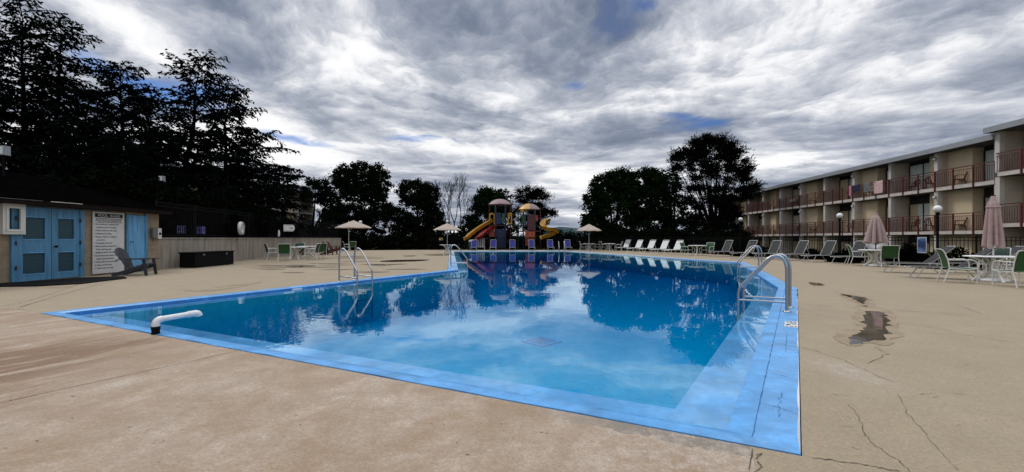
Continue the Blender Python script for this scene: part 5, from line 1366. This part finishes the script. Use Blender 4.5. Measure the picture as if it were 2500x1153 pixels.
# broad masses of lighter and darker cloud, placed by azimuth and elevation
ae = comb(nt, az, el, 0.0)
wob = comb(nt, mathn(nt, 'MULTIPLY_ADD', n2, .30, -.15), mathn(nt, 'MULTIPLY_ADD', n1, .16, -.08), 0.0)
va = nt.nodes.new('ShaderNodeVectorMath'); va.operation = 'ADD'; L(nt, ae, va.inputs[0]); L(nt, wob, va.inputs[1]); ae = va.outputs[0]
def lobe(px, py, rx, ry, deg):
    hx = (px - CX) / F; a0 = math.atan(hx); e0 = math.atan((HY - py) / F * math.cos(a0))
    mp = nt.nodes.new('ShaderNodeMapping'); mp.vector_type = 'TEXTURE'
    mp.inputs['Location'].default_value = (a0, e0, 0); mp.inputs['Rotation'].default_value = (0, 0, math.radians(deg))
    k = math.cos(a0)
    mp.inputs['Scale'].default_value = (rx / F * k, ry / F * k, 1); L(nt, ae, mp.inputs[0])
    d = nt.nodes.new('ShaderNodeVectorMath'); d.operation = 'DOT_PRODUCT'; L(nt, mp.outputs[0], d.inputs[0]); L(nt, mp.outputs[0], d.inputs[1])
    return mathn(nt, 'EXPONENT', mathn(nt, 'MULTIPLY', d.outputs['Value'], -1.0))
acc = None
for wgt, args in ((.17, (290, 60, 260, 55, -28)), (.15, (560, 240, 260, 60, -24)), (.17, (760, 395, 260, 38, -6)), (.12, (1080, 345, 260, 30, -5)),
                  (-.10, (760, 110, 420, 75, -20)), (-.11, (1330, 120, 260, 90, -15)), (-.09, (1180, 330, 280, 60, -14)), (-.10, (880, 300, 240, 40, -14)),
                  (.11, (1680, 120, 230, 60, -15)), (.12, (2030, 240, 220, 60, 10)), (.15, (2060, 370, 230, 40, 6)), (-.06, (1830, 40, 160, 40, 0)),
                  (-.10, (1500, 320, 200, 30, -8)), (.08, (1290, 270, 160, 26, -14)), (.05, (1420, 420, 220, 20, 0)), (.15, (1230, 385, 330, 26, -3)), (-.10, (1100, 455, 300, 20, 0)), (-.07, (1150, 0, 800, 80, 0)), (-.05, (2250, 120, 300, 120, 0)),
                  (-.05, (2330, 200, 200, 120, 0)), (-.10, (2260, 325, 160, 22, 8)), (-.05, (1420, 510, 120, 40, 0)), (-.08, (620, 440, 100, 26, 0)),
                  (.10, (30, 300, 120, 120, 0)), (.06, (960, 200, 240, 26, -20)), (-.04, (1480, 200, 300, 30, -12))):
    t = mathn(nt, 'MULTIPLY', lobe(*args), wgt); acc = t if acc is None else mathn(nt, 'ADD', acc, t)
val = mathn(nt, 'ADD', mathn(nt, 'MULTIPLY', n1, .30), mathn(nt, 'ADD', mathn(nt, 'MULTIPLY', n2, 1.12), mathn(nt, 'MULTIPLY', n3, .47)))
val = mathn(nt, 'ADD', mathn(nt, 'SUBTRACT', val, .412), mathn(nt, 'MULTIPLY', acc, .8))
ccol = ramp(nt, val, [(.25, (.15, .185, .265)), (.38, (.24, .28, .365)), (.49, (.39, .425, .505)), (.59, (.62, .645, .705)), (.68, (.92, .925, .95)), (.80, (1.08, 1.08, 1.08))])
up = ramp(nt, el, [(.60, 1.0), (.95, 1.0)])
ovh = mathn(nt, 'MULTIPLY_ADD', ramp(nt, el, [(.58, 0.0), (1.0, 1.0)]), 1.75, 1.0)      # overcast brightens towards the zenith
bg2 = nt.nodes.new('ShaderNodeBackground'); L(nt, ccol, bg2.inputs['Color']); L(nt, ovh, bg2.inputs['Strength'])
blue = None
for wgt, args in ((1.2, (720, 316, 95, 18, -8)), (1.2, (1050, 330, 120, 14, -4)), (.62, (1640, 272, 70, 16, -18)), (.9, (230, 165, 80, 26, -20)), (.8, (1400, 215, 40, 12, 0)),
                  (.7, (1560, 10, 60, 18, 0)), (.5, (560, 250, 50, 14, 0)), (.55, (1690, 300, 60, 10, 0)), (.9, (420, 210, 60, 20, 0))):
    t = mathn(nt, 'MULTIPLY', lobe(*args), wgt); blue = t if blue is None else mathn(nt, 'ADD', blue, t)
bm = mathn(nt, 'ADD', blue, mathn(nt, 'MULTIPLY', mathn(nt, 'SUBTRACT', .5, n2), 3.2))
msk = ramp(nt, bm, [(.36, 0.0), (1.05, .85)])
mx = nt.nodes.new('ShaderNodeMixShader'); L(nt, msk, mx.inputs[0]); L(nt, bg2.outputs[0], mx.inputs[1]); L(nt, bg1.outputs[0], mx.inputs[2])
L(nt, mx.outputs[0], out.inputs['Surface'])
sl = bpy.data.lights.new('sun', 'SUN'); sl.energy = 1.0; sl.angle = math.radians(16); sl.color = (1, .96, .9)
so = bpy.data.objects.new('sun', sl); COL.objects.link(so)
dv = Vector((math.sin(SUN_AZ) * math.cos(SUN_EL), math.cos(SUN_AZ) * math.cos(SUN_EL), math.sin(SUN_EL)))
so.rotation_euler = dv.to_track_quat('Z', 'Y').to_euler(); so.location = dv * 60
sc.view_settings.view_transform = 'Standard'; sc.view_settings.look = 'None'; sc.view_settings.exposure = 0; sc.view_settings.gamma = 1
sc.cycles.max_bounces = 10; sc.cycles.transparent_max_bounces = 12; sc.cycles.glossy_bounces = 4; sc.cycles.caustics_reflective = False
sc.cycles.sample_clamp_indirect = 6
